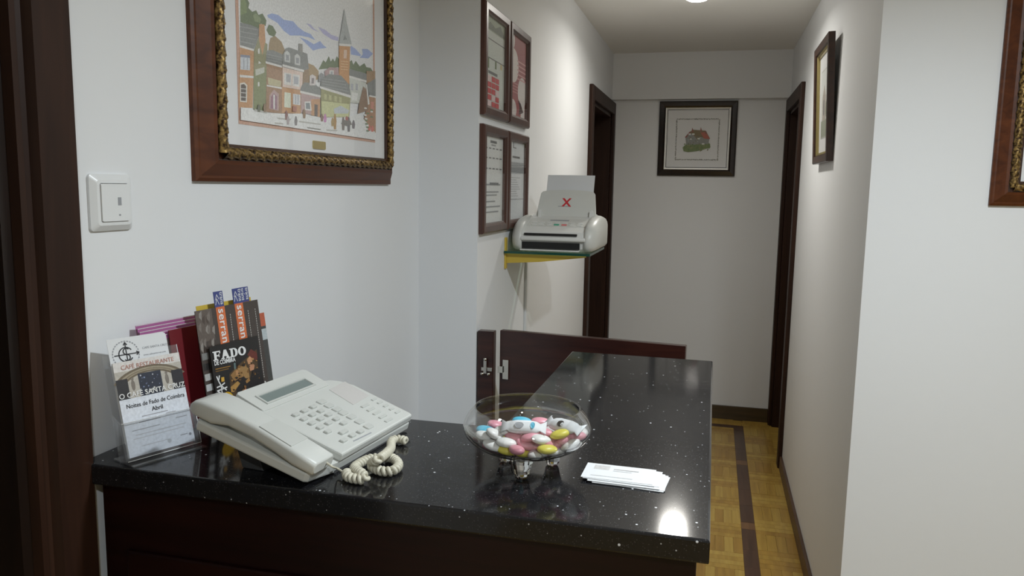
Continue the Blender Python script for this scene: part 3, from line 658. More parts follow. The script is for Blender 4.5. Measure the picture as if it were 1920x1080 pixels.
# ------------------------------------------------------------------ light switch
t = empty('light_switch', (XA, .972, 1.472)); tag(t, 'white square light switch plate on wall beside the door casing', 'switch')
def swx(a, b, n): return (n, a, b)
bm = bmesh.new()
lo = [(rrect(-.041, -.041, .041, .041, .006), 0), (rrect(-.041, -.041, .041, .041, .006), .004), (rrect(-.033, -.033, .033, .033, .006), .010), (rrect(-.028, -.028, .028, .028, .003), .0105), (rrect(-.028, -.028, .028, .028, .003), .006)]
R_ = [[bm.verts.new(swx(a, b, n)) for a, b in P] for P, n in lo]
for A, B in zip(R_, R_[1:]):
    for k in range(len(A)): bm.faces.new((A[k], A[(k+1) % len(A)], B[(k+1) % len(A)], B[k]))
bm.faces.new(R_[0]); fin('plate', bm, M['white_plastic'], t)
bm = bmesh.new(); prism(bm, rrect(-.0272, -.0272, .0272, .0272, .002), swx, .005, .0125, .0012); rk = fin('rocker', bm, M['white_plastic'], t)
bm = bmesh.new(); prism(bm, rect(.004, -.004, .0105, .0075), swx, .0124, .013); fin('indicator_window', bm, M['greyink'], rk)
bm = bmesh.new(); prism(bm, rect(.005, -.0195, .0085, -.017), swx, .0124, .0128); fin('mark', bm, M['greyink'], rk)

# ------------------------------------------------------------------ shelf, fax machine, conduit
SZ = 1.291
t = empty('wall_shelf', (XL, 2.69, SZ-.06)); tag(t, 'small glass wall shelf on yellow brackets carrying the fax machine', 'shelf')
T = Matrix.Translation((-XL, -2.69, -(SZ-.06)))
boxes('glass_plate', [((XL+.002, 2.525, SZ-.008), (-.385, 2.865, SZ))], M['shelfglass'], t, 0, T)
boxes('glass_edge', [((XL+.002, 2.5236, SZ-.008), (-.385, 2.525, SZ)), ((-.385, 2.5236, SZ-.008), (-.3838, 2.865, SZ))], M['greenedge'], t, 0, T)
for y in (2.535, 2.835):
    b_ = boxes('bracket', [((XL, y, 1.23), (XL+.006, y+.02, 1.335))], M['yellowpaint'], t, .001, T)
    bm = bmesh.new(); prism(bm, [(XL+.006, SZ-.009), (-.40, SZ-.009), (-.40, SZ-.014), (XL+.12, SZ-.034), (XL+.006, SZ-.042)], lambda a, b, c: (a, c, b), y+.006, y+.014); fin('bracket_arm', bm, M['yellowpaint'], b_, False, T)
struct_c = boxes('cable_conduit', [((XL, 2.835, .10), (XL+.010, 2.855, 1.225))], M['white_plastic'], None, .002)
tag(struct_c, 'thin white cable conduit running down the wall under the shelf', 'conduit')

fx0, fx1, fy0, fy1 = -.652, -.372, 2.545, 2.835
t = empty('fax_machine', ((fx0+fx1)/2, (fy0+fy1)/2, SZ)); tag(t, 'light grey fax machine with red X emblem on the glass shelf', 'fax machine')
W = fx1-fx0; fxf = lambda a, b, s: (s, a, b)     # profile (y, z), s along x; local to fax centre
D = .145
bm = bmesh.new()
prism(bm, [(-D+.012, .003), (-D+.004, .012), (-D, .050), (-D+.012, .066), (-D+.045, .080), (-.02, .108), (.05, .125), (.13, .118), (.14, .10), (.14, .01), (.13, .003)], fxf, -W/2+.034, W/2-.034, 0)
fin('body', bm, M['fax_light'], t)
for s in (-1, 1):   # bulging side cheeks
    bm = bmesh.new()
    secs = []
    prof = [(-D+.004, .004), (-D-.006, .02), (-D-.008, .046), (-D+.002, .07), (-D+.03, .092), (-.06, .108), (0, .116), (.06, .118), (.12, .112), (.142, .095), (.145, .05), (.14, .008), (.12, .003), (-.1, .003)]
    cy, cz = 0., .055
    for q, sc in ((0, 1.), (.012, 1.0), (.024, .97), (.034, .88), (.042, .72)):
        secs.append([bm.verts.new((s*(W/2-.034+q), cy+(a-cy)*sc, max(.003, cz+(b-cz)*sc))) for a, b in prof])
    for A, B in zip(secs, secs[1:]):
        for k in range(len(A)): bm.faces.new((A[k], A[(k+1) % len(A)], B[(k+1) % len(A)], B[k]))
    bm.faces.new(secs[0]); bm.faces.new(secs[-1]); fin('side_cheek', bm, M['fax'], t, True)
bm = bmesh.new(); box(bm, (-W/2+.03, -D-.010, .036), (W/2-.03, -D+.012, .050), .005, 3); fin('front_bar', bm, M['fax_light'], t, True)
bm = bmesh.new(); box(bm, (-W/2+.042, -D-.003, .054), (W/2-.06, -D+.016, .0615), .001); fin('document_slot', bm, M['black'], t)
bm = bmesh.new(); box(bm, (-W/2+.036, -D-.003, .0105), (W/2-.05, -D+.016, .032), .001); fin('paper_slot', bm, M['black'], t)
bm = bmesh.new(); box(bm, (-W/2+.030, -D-.012, .003), (W/2-.05, -D+.012, .0078), .002); fin('exit_lip', bm, M['fax_light'], t)
sl = math.atan2(.028, .08)
cp = Plane((-W/2+.04, -D+.05, .0822), (1, 0, 0), (0, math.cos(sl), math.sin(sl)))
bm = bmesh.new(); prism(bm, rrect(.0, 0, W-.08, .07, .008), lambda a, b, n: cp.at(a, b, n), -.002, .001); pan = fin('control_panel', bm, M['fax'], t)
for k in range(7):
    for j in range(2):
        bm = bmesh.new(); mt_ = M['green'] if (k, j) == (3, 0) else M['pinkred'] if (k, j) == (4, 0) else M['fax_light']
        u = .012+k*.026; prism(bm, rrect(u, .008+j*.017, u+.018, .017+j*.017, .003), lambda a, b, n: cp.at(a, b, n), .0005, .003); fin('key', bm, mt_, pan)
bm = bmesh.new(); prism(bm, rect(.07, .05, .135, .058), lambda a, b, n: cp.at(a, b, n), .0005, .0016); fin('display', bm, M['greyink'], pan)
tr = math.radians(22)
tp = Plane((-W/2+.057, .0, .1), (1, 0, 0), (0, math.sin(tr), math.cos(tr)))
bm = bmesh.new(); TW = W-.088
prism(bm, [(-.012, 0), (TW+.012, 0), (TW, .10), (TW-.006, .107)]+[(TW/2+(TW/2-.012)*math.cos(math.pi*k/8), .107+.006*math.sin(math.pi*k/8)) for k in range(1, 8)]+[(.006, .107), (0, .10)], lambda a, b, n: tp.at(a, b, n), -.012, 0, .002)
tray = fin('paper_tray', bm, M['fax'], t)
for s in (.0, TW-.012):
    bm = bmesh.new(); prism(bm, rrect(s, .0, s+.012, .035, .005), lambda a, b, n: tp.at(a, b, n), -.004, .012, .002); fin('paper_guide', bm, M['fax_light'], tray)
text('X', .042, tp.mat(TW/2-.016, .052, .0006), 'red', tray, .03, 'emblem')
bm = bmesh.new(); prism(bm, rect(TW/2-.03, .0505, TW/2+.014, .0525), lambda a, b, n: tp.at(a, b, n), .0003, .0006); fin('emblem_line', bm, M['greyink'], tray)
bm = bmesh.new()
grid = [[bm.verts.new(tp.at(TW*.08+TW*.88*i/8, .030+.145*j/6, -.0135-.0015*abs(i-4)/4*j/6)) for i in range(9)] for j in range(7)]
for j in range(6):
    for i in range(8): bm.faces.new((grid[j][i], grid[j][i+1], grid[j+1][i+1], grid[j+1][i]))
o = fin('paper_sheet', bm, M['paper'], None, True); o.location = t.location
o['label'] = 'white paper sheet standing in the feed tray of the fax machine'; o['category'] = 'paper'

# ------------------------------------------------------------------ telephone
ang = math.radians(6.); U_ = V((math.sin(ang), math.cos(ang), 0)); B_ = V((-math.cos(ang), math.sin(ang), 0))
PO = V((-.492, .922, CT))
phi = math.radians(18)
S_ = B_*math.cos(phi) + V((0, 0, math.sin(phi))); Nn = U_.cross(S_)
deck = Plane(PO + V((0, 0, .03)), U_, S_)
t = empty('desk_telephone', PO); tag(t, 'white office desk telephone with handset, keypad and display on the counter', 'telephone')
T = Matrix.Translation(-PO)
PWD, PD = .247, .165
K = lambda a, b, n: deck.at(a, b, n)
bm = bmesh.new()
rc_ = [(PWD-.04+.04*math.cos(math.radians(x)), .112+.04*math.sin(math.radians(x))) for x in range(0, 91, 15)]
ol_ = [(-.026, .008), (-.021, .003), (.03, -.004), (PWD-.006, -.006), (PWD, 0)] + rc_ + [(.204, .18), (.198, .186), (-.030, .188), (-.036, .182)]
prism(bm, ol_, K, -.028, -.013, .003)
base = fin('base', bm, M['phone'], t, False, T)
bm = bmesh.new()
dk_ = [(.036, -.006), (PWD-.004, -.006), (PWD, 0)] + rc_ + [(.036, .152)]
prism(bm, dk_, K, -.0132, 0, .003); fin('keypad_deck', bm, M['phone'], t, False, T)
bm = bmesh.new()    # display unit along the back
a1 = math.radians(5); dp = Plane(deck.at(.040, .134, .0015), U_, S_*math.cos(a1)+Nn*math.sin(a1))
DW, DH = .168, .054
prism(bm, rrect(0, 0, DW, DH, .004), lambda a, b, n: dp.at(a, b, n), -.017, 0, .002); du = fin('display_unit', bm, M['phone'], t, False, T)
bm = bmesh.new(); prism(bm, rect(.022, .0125, DW-.030, .031), lambda a, b, n: dp.at(a, b, n), -.002, .0004); fin('screen', bm, M['lcd'], du, False, T)
bm = bmesh.new(); member(bm, Plane(dp.at(.019, .0095, 0), dp.U, dp.W), DW-.046, .0245, [(0, -.001), (0, .002), (.003, .002), (.0035, -.001)]); fin('screen_bezel', bm, M['phone_key'], du, False, T)
bm = bmesh.new()    # rear stand under the base
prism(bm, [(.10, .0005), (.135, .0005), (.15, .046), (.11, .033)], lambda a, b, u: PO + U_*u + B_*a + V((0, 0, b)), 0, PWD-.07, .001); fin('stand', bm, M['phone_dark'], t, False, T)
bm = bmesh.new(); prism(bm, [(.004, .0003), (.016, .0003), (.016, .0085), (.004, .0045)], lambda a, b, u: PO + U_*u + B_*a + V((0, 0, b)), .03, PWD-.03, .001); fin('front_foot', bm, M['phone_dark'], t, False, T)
# handset: rounded bar along s, arched, thick at both ends
bm = bmesh.new(); rings = []
HS = [(-.014, -.009, .004, .043), (-.012, -.012, .007, .046), (.02, -.012, .0095, .047), (.05, -.008, .012, .045), (.09, -.004, .015, .045), (.13, -.005, .016, .048), (.155, -.0125, .0155, .053), (.178, -.0125, .013, .055), (.190, -.0125, .008, .053), (.195, -.009, .002, .048)]
for s, nb, ntp, wd in HS:
    sec = rrect(-wd/2, nb, wd/2, ntp, min(.006, (ntp-nb)*.4), 3)
    rings.append([bm.verts.new(K(-.009+u-.0*s, s+.008, n+.002)) for u, n in sec])
for A, B in zip(rings, rings[1:]):
    for k in range(len(A)): bm.faces.new((A[k], A[(k+1) % len(A)], B[(k+1) % len(A)], B[k]))
bm.faces.new(rings[0]); bm.faces.new(rings[-1]); hs = fin('handset', bm, M['phone'], t, True, T)
for p_ in hs.data.polygons:
    if len(p_.vertices) > 4: p_.use_smooth = False
bm = bmesh.new(); prism(bm, rrect(.018, .15, .034, .18, .004), K, -.0132, -.0122); fin('ear_rest', bm, M['phone_grey'], t, False, T)
bm = bmesh.new(); prism(bm, [(-.031, .03), (.006, .03), (.006, .085), (-.031, .085)], lambda a, b, n: K(a+.004, b+.008, n+.0115+(b-.02)*.08), .0001, .0010, .0003); fin('grip_pad', bm, M['phone_key'], hs, False, T)
zk = lambda x, y: deck.px(340+x/4.154, 680+y/4.154)
def key(u, s, w, h, hh=.0035, mt='phone_key', nm='key'):
    bm = bmesh.new(); prism(bm, rrect(u-w/2, s-h/2, u+w/2, s+h/2, min(w, h)*.2, 2), K, -.0005, hh, .0006, 1); return fin(nm, bm, M[mt], t, False, T)
for x, y in ((890,412),(955,445),(1015,478),(1080,511),(1140,543),(958,382),(1020,412),(1083,444),(1145,477),(1025,350),(1085,382),(1145,412),(1205,445),(1262,478),(1330,573),(1393,543),(1262,612)):
    key(*zk(x, y), .012, .0075)
key(*zk(1262, 546), .018, .0075)
for x, y in ((1092,308),(1150,338),(1212,366),(1260,395),(1325,425),(1388,462),(1458,500)): key(*zk(x, y), .0165, .011, .0022, 'phone_key', 'feature_key')
for k in range(5):
    key(*zk(1430+k*46, 338+k*28), .020, .0055, .002, 'phone_key', 'memory_key'); key(*zk(1500+k*46, 288+k*25), .013, .0045, .002, 'phone_key', 'memory_key')
q = [zk(*p) for p in ((1150, 212), (1272, 148), (1462, 258), (1340, 330))]
bm = bmesh.new(); prism(bm, q, K, -.0004, .0006); fin('speaker_grille', bm, M['phone_grey'], t, False, T)
qa, qb = zk(1340, 612), zk(1478, 545)
bm = bmesh.new(); prism(bm, [(qa[0], qa[1]-.0012), (qb[0], qb[1]-.0012), (qb[0], qb[1]+.0008), (qa[0], qa[1]+.0008)], K, 0, .0005); fin('printed_line', bm, M['greyink'], t, False, T)
# cord: straight tail, then coil lying on the counter
zc = lambda x, y, h: on_plane(340+x/4.154, 680+y/4.154, V((0, 0, CT+h)), V((0, 0, 1)))
st = K(-.002, -.0055, 0)
path = [(1285,850,.0078),(1300,888,.0078),(1365,905,.0078),(1432,908,.0078),(1408,866,.012),(1348,824,.0078),(1390,784,.0078),(1470,748,.0078),(1560,742,.0078),(1645,745,.0078),(1690,792,.0078),(1655,838,.0078),(1575,846,.0078),(1500,822,.0078),(1482,785,.012),(1535,752,.026),(1590,712,.020),(1630,668,.0078),(1640,610,.0078),(1700,596,.0078),(1752,612,.0078)]
ctr = catmull([zc(*p) for p in path], 40)
Ls = [0]
for a, b in zip(ctr, ctr[1:]): Ls.append(Ls[-1]+(b-a).length)
bm = bmesh.new(); pts = []; prev = None; pitch = .0066; rc = .0042; step = pitch/12; s = 0; i = 0
while s < Ls[-1]:
    while Ls[i+1] < s: i += 1
    f_ = (s-Ls[i])/(Ls[i+1]-Ls[i]+1e-9); p = ctr[i].lerp(ctr[i+1], f_); tt = (ctr[min(i+2, len(ctr)-1)]-ctr[max(i-1, 0)]).normalized()
    a = tt.cross(V((0, 0, 1))) if prev is None else prev - tt*prev.dot(tt)
    a.normalize(); prev = a; b = tt.cross(a); th = 2*math.pi*s/pitch
    pts.append(p+a*rc*math.cos(th)+b*rc*math.sin(th)); s += step
tail = catmull([st, st+V((.010, -.002, -.004)), V(zc(1210, 822, .010)), pts[0]], 6)
tube(bm, tail, .0016, 6); tube(bm, pts, .0031, 7); fin('coiled_cord', bm, M['cord'], t, True, T)

# ------------------------------------------------------------------ candy bowl
BC = V((-.243, 1.055, CT))
t = empty('candy_bowl', BC); tag(t, 'round clear glass candy bowl on small feet standing on the counter', 'bowl')
prof = [(.0, .024), (.03, .0245), (.055, .029), (.075, .038), (.087, .049), (.0915, .059), (.090, .068), (.085, .078), (.0765, .088), (.0755, .0898), (.0740, .0898), (.0735, .088), (.082, .0775), (.087, .0675), (.0885, .059), (.084, .0505), (.0725, .0400), (.053, .0315), (.029, .0270), (0, .0265)]
def smooth_prof(P, k=3):
    Q = catmull([(a, 0, b) for a, b in P], k); return [(max(0, q.x), q.z) for q in Q]
bm = bmesh.new(); lathe(bm, smooth_prof(prof), 72); fin('glass_body', bm, M['bowlglass'], t, True)
gm, nt, b = newmat('solid_glass'); setp(b, Roughness=.02, IOR=1.5); b.inputs['Transmission Weight'].default_value = 1; b.inputs['Base Color'].default_value = (.97, .98, .98, 1)
for k in range(3):
    a = math.radians(-86+120*k)
    bm = bmesh.new(); lathe(bm, [(0, 0), (.007, 0), (.010, .004), (.0115, .012), (.015, .022), (.0165, .029), (0, .0295)], 10, (.040*math.cos(a), .040*math.sin(a), .0004)); fin('foot', bm, gm, t)
def innerR(z):
    P = [(.0265, 0.), (.0270, .029), (.0315, .053), (.04, .0725), (.0505, .084), (.059, .0885), (.0675, .087), (.0775, .082), (.088, .0735)]
    for (za, ra), (zb, rb) in zip(P, P[1:]):
        if za <= z <= zb: return ra+(rb-ra)*(z-za)/(zb-za)
    return 0 if z < .0265 else .0735
CCOL = {'pink': (.70, .30, .36), 'white': (.78, .77, .74), 'yellow': (.75, .66, .10), 'blue': (.10, .45, .62)}
for k, c in CCOL.items(): M['c_'+k] = plain('sugar_'+k, c, .4, noise=.03, scale=120, bump=.05, bscale=300)
bm = bmesh.new(); bmesh.ops.create_icosphere(bm, subdivisions=3, radius=1)
for v in bm.verts:
    x, y, z = v.co; k = 1-.18*x; v.co = (x*.0148, y*.0098*k, z*.0064)
cm = bpy.data.meshes.new('sugared_almond'); bm.to_mesh(cm); bm.free()
for p_ in cm.polygons: p_.use_smooth = True
cmesh = {}
for k in CCOL: cmesh[k] = cm.copy(); cmesh[k].materials.append(M['c_'+k]); cmesh[k].name = 'sugared_almond_'+k
CL = {'pink': 'pink sugared almond candy in the glass bowl', 'white': 'white sugared almond candy in the glass bowl', 'yellow': 'yellow sugared almond candy in the glass bowl', 'blue': 'turquoise sugared almond candy in the glass bowl'}
placed = []
def candy(col, p, rz, tilt, sc=1., label=None):
    rel = p-BC; r_ = math.hypot(rel.x, rel.y); lim = innerR(max(.03, min(.07, rel.z-.002)))-.009*sc
    if r_ > lim: rel.x *= lim/r_; rel.y *= lim/r_
    o = bpy.data.objects.new('sugared_almond', cmesh[col]); o.location = BC+rel; o.rotation_euler = (tilt*.6, tilt, rz); o.scale = (sc,)*3
    C.objects.link(o); tag(o, label or CL[col], 'candy', (col+' candies in the glass bowl') if label else 'candies underneath in the glass bowl'); placed.append(o.location.copy())
zb_ = lambda x, y, h: on_plane(860+x/4.465, 720+y/4.465, V((0, 0, CT+h)), V((0, 0, 1)))
vis = [('pink',320,345,.060,.5,.3),('pink',688,318,.064,.2,.1),('pink',470,440,.057,-.3,.1),('pink',600,440,.060,.4,-.2),('pink',560,505,.049,.2,.5),('pink',640,520,.044,.1,.3),('pink',745,490,.052,.9,.3),('pink',815,510,.046,.5,-.5),('pink',885,450,.056,.8,-.4),('pink',985,430,.058,.1,.1),('pink',710,405,.060,-.2,.1),
       ('white',225,430,.056,.4,.2),('white',305,420,.060,.6,.5),('white',385,392,.062,0,.1),('white',400,490,.052,-.1,.1),('white',285,512,.046,-.4,.3),('white',690,465,.058,.3,.2),('white',660,572,.036,.1,.2),('white',820,572,.037,.1,.1),('white',952,512,.048,.3,-.4),('white',1010,392,.060,-.6,.2),
       ('yellow',850,420,.063,.3,-.2),('yellow',400,552,.041,-.2,.2),('yellow',540,572,.037,0,.1),('blue',232,390,.060,.2,.2),('blue',530,312,.062,.1,.1),('white',620,350,.056,.3,.1),('white',450,345,.054,.7,.1),('white',780,380,.053,.2,.1)]
where = ['at the back left of the pile', 'topmost behind the wrapped sweets', 'left of centre below the oval-marked sweet', 'in the middle below the turquoise mark', 'in the lower middle of the pile', 'low in the middle near the glass', 'right of centre between white and rose ones', 'at the lower right of the middle', 'just below the right yellow one', 'at the far right of the pile', 'between the two wrapped sweets',
         'at the far left against the glass', 'upright at the left', 'at the upper left beside the wrapped sweet', 'long one lying left of centre', 'at the lower left near the yellow one', 'in the very centre of the pile', 'lowest in the middle against the glass', 'lowest right of the middle against the glass', 'large one at the lower right', 'at the back right of the pile',
         'at the right among pink ones', 'low at the left against the glass', 'low in the middle against the glass', 'at the far left edge', 'at the back behind the oval-marked sweet', 'at the back behind the wrapped sweets', 'under the oval-marked wrapped sweet', 'under the black-marked wrapped sweet']
for (c, x, y, h, rz, ti), wr in zip(vis, where): candy(c, zb_(x, y, h), rz+.2, ti, 1., '%s sugared almond %s' % ('turquoise' if c == 'blue' else c, wr))
CL = {k: '%s sugared almond buried under the others in the bowl' % k for k in CL}
fill = []
for z, rad, n in ((.036, .025, 4), (.037, .052, 9), (.047, .03, 5), (.047, .062, 9)):
    for k in range(n):
        a = 2*math.pi*(k+.37*z*100)/n; fill.append((rad*math.cos(a), rad*math.sin(a), z))
for k, (x, y, z) in enumerate(fill):
    p = BC+V((x, y, z))
    if min((p-q).length for q in placed) > .011: candy(('white', 'pink', 'white', 'pink', 'yellow')[k % 5], p, random.uniform(0, 3), .1)
def wrapped(x, y, h, rz, label, marks):
    t = empty('wrapped_sweet', zb_(x, y, h), rz); tag(t, label, 'candy'); t.rotation_euler.x = .45; t.scale = (1.2,)*3
    bm = bmesh.new(); secs = []
    for s, ry, rz_ in ((-.026, .011, .0006), (-.019, .006, .0015), (-.015, .0085, .004), (-.008, .0095, .006), (.008, .0095, .006), (.015, .0085, .004), (.019, .006, .0015), (.026, .011, .0006)):
        secs.append([bm.verts.new((s, ry*math.cos(2*math.pi*k/14), rz_*math.sin(2*math.pi*k/14))) for k in range(14)])
    for A, B in zip(secs, secs[1:]):
        for k in range(14): bm.faces.new((A[k], A[(k+1) % 14], B[(k+1) % 14], B[k]))
    bm.faces.new(secs[0]); bm.faces.new(secs[-1]); fin('wrapper', bm, M['paper'], t, True)
    for nm, cx, cy, rx, ry, mt in marks:
        bm = bmesh.new(); prism(bm, circle(cx, cy, rx, 16, ry), lambda a, b, n: (a, b, n+.0062*math.sqrt(max(0, 1-(b/.0098)**2))), .0001, .0004); fin(nm, bm, M[mt], t)
wrapped(545, 360, .071, .15, 'white wrapped sweet with grey oval and turquoise mark in bowl', [('printed_oval', -.005, -.003, .0052, .0040, 'greyink'), ('printed_mark', .0105, -.0025, .0026, .0045, 'c_blue')])
wrapped(880, 350, .070, -.45, 'white wrapped sweet with black printed mark at right in bowl', [('printed_mark', -.001, -.003, .0042, .0042, 'ink'), ('printed_spot', .0018, -.0036, .0020, .0024, 'paper')])

# ------------------------------------------------------------------ business cards
cc = [('topmost', -.160, 1.028)]
CW, CH = .098, .058
ordn = ['lowest', 'second from the bottom', 'third from the bottom', 'middle', 'third from the top', 'second from the top', 'topmost']
for k in range(7):
    s = (6-k)
    jt = (-.10, -.03, -.06, -.05, -.02, -.04, -.02)[k]
    q = Plane((-.1605+(.016, .017, .011, .010, .009, .003, 0)[k], 1.030-(.004, .008, .003, .006, .002, .0015, 0)[k], CT+.0004+k*.0007), (math.cos(jt), math.sin(jt), 0), (-math.sin(jt), math.cos(jt), 0))
    t = empty('business_card', q.at(CW/2, CH/2)); tag(t, ('white card with faint grey print, %s of the small fanned stack' if k == 6 else 'plain white card edge, %s of the small fanned stack') % ordn[k], 'card', 'business cards fanned on the counter')
    T = Matrix.Translation(-t.location)
    bm = bmesh.new(); prism(bm, rect(0, 0, CW, CH), lambda a, b, n: q.at(a, b, n), 0, .0006); fin('card', bm, M['paper'], t, False, T)
    if k == 6:
        printed('print', q, [(rect(.012, .036, .034, .052), (196, 194, 192)), (rect(.04, .040, .075, .0425), (160, 156, 154)), (rect(.04, .034, .066, .0355), (190, 188, 188)), (rect(.012, .010, .07, .0112), (200, 200, 200))], t, n0=.0007).data.transform(T)

# ------------------------------------------------------------------ leaflet stand beside the phone
def sheet_plane(P, az, lean):
    Wd = V((math.sin(az), math.cos(az), 0)); bk = V((-Wd.y, Wd.x, 0)); return Plane(P, Wd, bk*math.sin(lean)+V((0, 0, math.cos(lean))))
def sheet(name, pl, w, h, th, label, cat='leaflet', group=None, mt='paper', poly=None, col=None, back=0.):
    t = empty(name, pl.at(w/2, 0)); tag(t, label, cat, group); T = Matrix.Translation(-t.location)
    bm = bmesh.new(); prism(bm, poly or rect(0, 0, w, h), lambda a, b, n: pl.at(a, b, n), -th, 0); fin('sheet', bm, M[mt], t, False, T)
    return t, T
az = math.atan2(.037, .095); le = math.radians(15)
F0 = sheet_plane((-.786, .904, CT+.008), az, le)
FWD_, FH = .102, .137
zf = lambda *p: [F0.px(200+x/3.857, 600+y/3.857) for x, y in p]
t, T = sheet('leaflet', F0, FWD_, FH, .0006, 'white fado night programme leaflet with arch photo in clear stand')
split = .083
it = [(rect(0, split, FWD_, FH), (176, 170, 160))]
it += [(rect(0, FH-.014, FWD_, FH), (206, 202, 198))]
def arc(c, cx, cy, r0, r1, a0, a1, n=14):
    A = [math.radians(a0+(a1-a0)*k/n) for k in range(n+1)]
    it.append(([(cx+r1*math.cos(a), cy+r1*.62*math.sin(a)) for a in A]+[(cx+r0*math.cos(a), cy+r0*.62*math.sin(a)) for a in reversed(A)], c))
arc((104, 92, 74), .051, .088, .046, .062, 28, 152); arc((150, 140, 120), .051, .088, .050, .0575, 28, 152); arc((120, 106, 86), .051, .088, .052, .054, 28, 152)
it += [(rect(.0, split, .017, .112), (44, 42, 44)), (rect(.033, split, .068, .116), (40, 44, 58)), (rect(.084, split, FWD_, .112), (38, 36, 40))]
for x in (.024, .076): it += [(circle(x, .101, .003, 10, .008), (120, 112, 104)), (circle(x, .110, .0022, 10), (120, 112, 104))]
for k in range(14): it.append((circle(.036+random.random()*.029, .094+random.random()*.02, random.uniform(.0006, .0014), 6), random.choice(((120, 130, 160), (90, 96, 120), (170, 172, 180)))))
for k in range(10): it.append((circle(.02+random.random()*.07, .086+random.random()*.006, random.uniform(.001, .002), 7), (196, 194, 188)))
it += [(rect(0, 0, FWD_, split), (210, 214, 222))]
for v, a, b, c in ((.0535, .028, .068, 150), (.046, .022, .055, 130), (.050, .064, .080, 140), (.036, .010, .052, 150), (.040, .078, .096, 150), (.029, .014, .092, 180), (.024, .01, .088, 188), (.012, .02, .06, 188), (.013, .08, .092, 150)):
    it.append((rect(a, v, b, v+.0014), (c, c, c+4)))
it += [(circle(.062, .010, .0032, 14), (180, 182, 186)), (circle(.096, .012, .0022, 12), (120, 122, 130))]
printed('printed_face', F0, it, t, gain=1.1, dn=.00001, n0=.0002).data.transform(T)
TT = lambda M_: T @ M_
text('O CAFÉ SANTA CRUZ', .0105, TT(F0.mat(.051, .0845, .0010)), 'whiteink', t, .012, align='CENTER', xs=.98)
text('CAFÉ RESTAURANTE', .009, TT(F0.mat(.051, .1255, .0010)), 'rust', t, .0, align='CENTER', xs=.97)
text('Noites de Fado de Coimbra', .0088, TT(F0.mat(.053, .0695, .0010)), 'ink', t, .008, align='CENTER', xs=.9)
text('Abril', .0088, TT(F0.mat(.053, .059, .0010)), 'ink', t, .012, align='CENTER')
for k in range(4):
    q = Plane(F0.at(.0005*k, 0, -.0016*(k+1)), F0.U, F0.W)
    sheet('leaflet', q, FWD_, FH-.001*k, .0006, 'white leaflet behind the fado night programme, %s from the front' % ('second', 'third', 'fourth', 'fifth')[k], group='leaflets stacked in the clear stand')
# logo card behind
q = Plane(F0.at(.002, .02, -.0092), F0.U, F0.W)
h2 = .152
t, T = sheet('logo_card', q, .09, h2, .0005, 'white card with round black monogram at the back of clear stand', 'card', poly=[(0, 0), (.09, 0)]+[(.084+.006*math.cos(math.radians(a)), h2-.006+.006*math.sin(math.radians(a))) for a in range(0, 91, 15)]+[(0, h2)])
def strokes(q, lst, parent, T, mt, th, name='emblem'):
    bm = bmesh.new()
    for P in lst:
        for a, b in zip(P, P[1:]):
            d = V((b[0]-a[0], b[1]-a[1], 0)); 
            if d.length < 1e-6: continue
            d.normalize(); nrm = V((-d.y, d.x, 0))*th/2; e = d*th*.2
            bm.faces.new([bm.verts.new(q.at(*(V((p[0], p[1], 0))+s_*nrm+k_*e).to_2d(), .0003)) for p, s_, k_ in ((a, 1, -1), (a, -1, -1), (b, -1, 1), (b, 1, 1))])
    return fin(name, bm, M[mt], parent, False, T)
lc = (.0245, h2-.025)
arcp = lambda cx, cy, r, a0, a1, n=16: [(cx+r*math.cos(math.radians(a0+(a1-a0)*k/n)), cy+r*math.sin(math.radians(a0+(a1-a0)*k/n))) for k in range(n+1)]
strokes(q, [arcp(*lc, .0105, 35, 325), arcp(lc[0]+.001, lc[1]+.0045, .0045, 40, 270, 10), arcp(lc[0]+.001, lc[1]-.0045, .0045, 90, -140, 10), [(lc[0]+.001, lc[1]-.014), (lc[0]+.001, lc[1]+.017)], [(lc[0]-.017, lc[1]), (lc[0]+.019, lc[1])], [(lc[0]-.0015, lc[1]+.014), (lc[0]+.001, lc[1]+.0175), (lc[0]+.0035, lc[1]+.014)], [(lc[0]+.016, lc[1]+.0025), (lc[0]+.0195, lc[1]), (lc[0]+.016, lc[1]-.0025)]], t, T, 'ink', .0017)
strokes(q, [arcp(*lc, .0195, a, a+6, 2) for a in range(0, 360, 12)], t, T, 'greyink', .0016, 'emblem_ring')
text('CAFE SANTA CRUZ', .0046, T @ q.mat(.050, h2-.021, .0004), 'greyink', t, .0)
text('www.cafesantacruz.com', .0036, T @ q.mat(.050, h2-.031, .0004), 'greyink', t, .0)
# clear acrylic stand
t = empty('leaflet_stand', F0.at(.05, 0) + V((0, 0, -.008))); tag(t, 'clear acrylic leaflet stand beside phone near wall', 'leaflet stand'); T = Matrix.Translation(-t.location)
def acr(name, quad):
    bm = bmesh.new(); f = bm.faces.new([bm.verts.new(p) for p in quad]); nrm = (quad[1]-quad[0]).cross(quad[3]-quad[0]).normalized()*.0018
    r_ = bmesh.ops.extrude_face_region(bm, geom=[f]); bmesh.ops.translate(bm, verts=[v for v in r_['geom'] if isinstance(v, bmesh.types.BMVert)], vec=nrm)
    return fin(name, bm, M['acrylic'], t, False, T)
w0, w1 = -.006, FWD_+.006
fr = lambda u, v, n: F0.at(u, v, n)
acr('front_pocket', [fr(w0, -.004, .004), fr(w1, -.004, .004), fr(w1, .050, .004), fr(w0, .050, .004)])
acr('back_panel', [fr(w0, -.004, -.014), fr(w1, -.004, -.014), fr(w1, .150, -.014), fr(w0, .150, -.014)])
acr('pocket_floor', [fr(w0, -.005, .005), fr(w1, -.005, .005), fr(w1, -.005, -.014), fr(w0, -.005, -.014)])
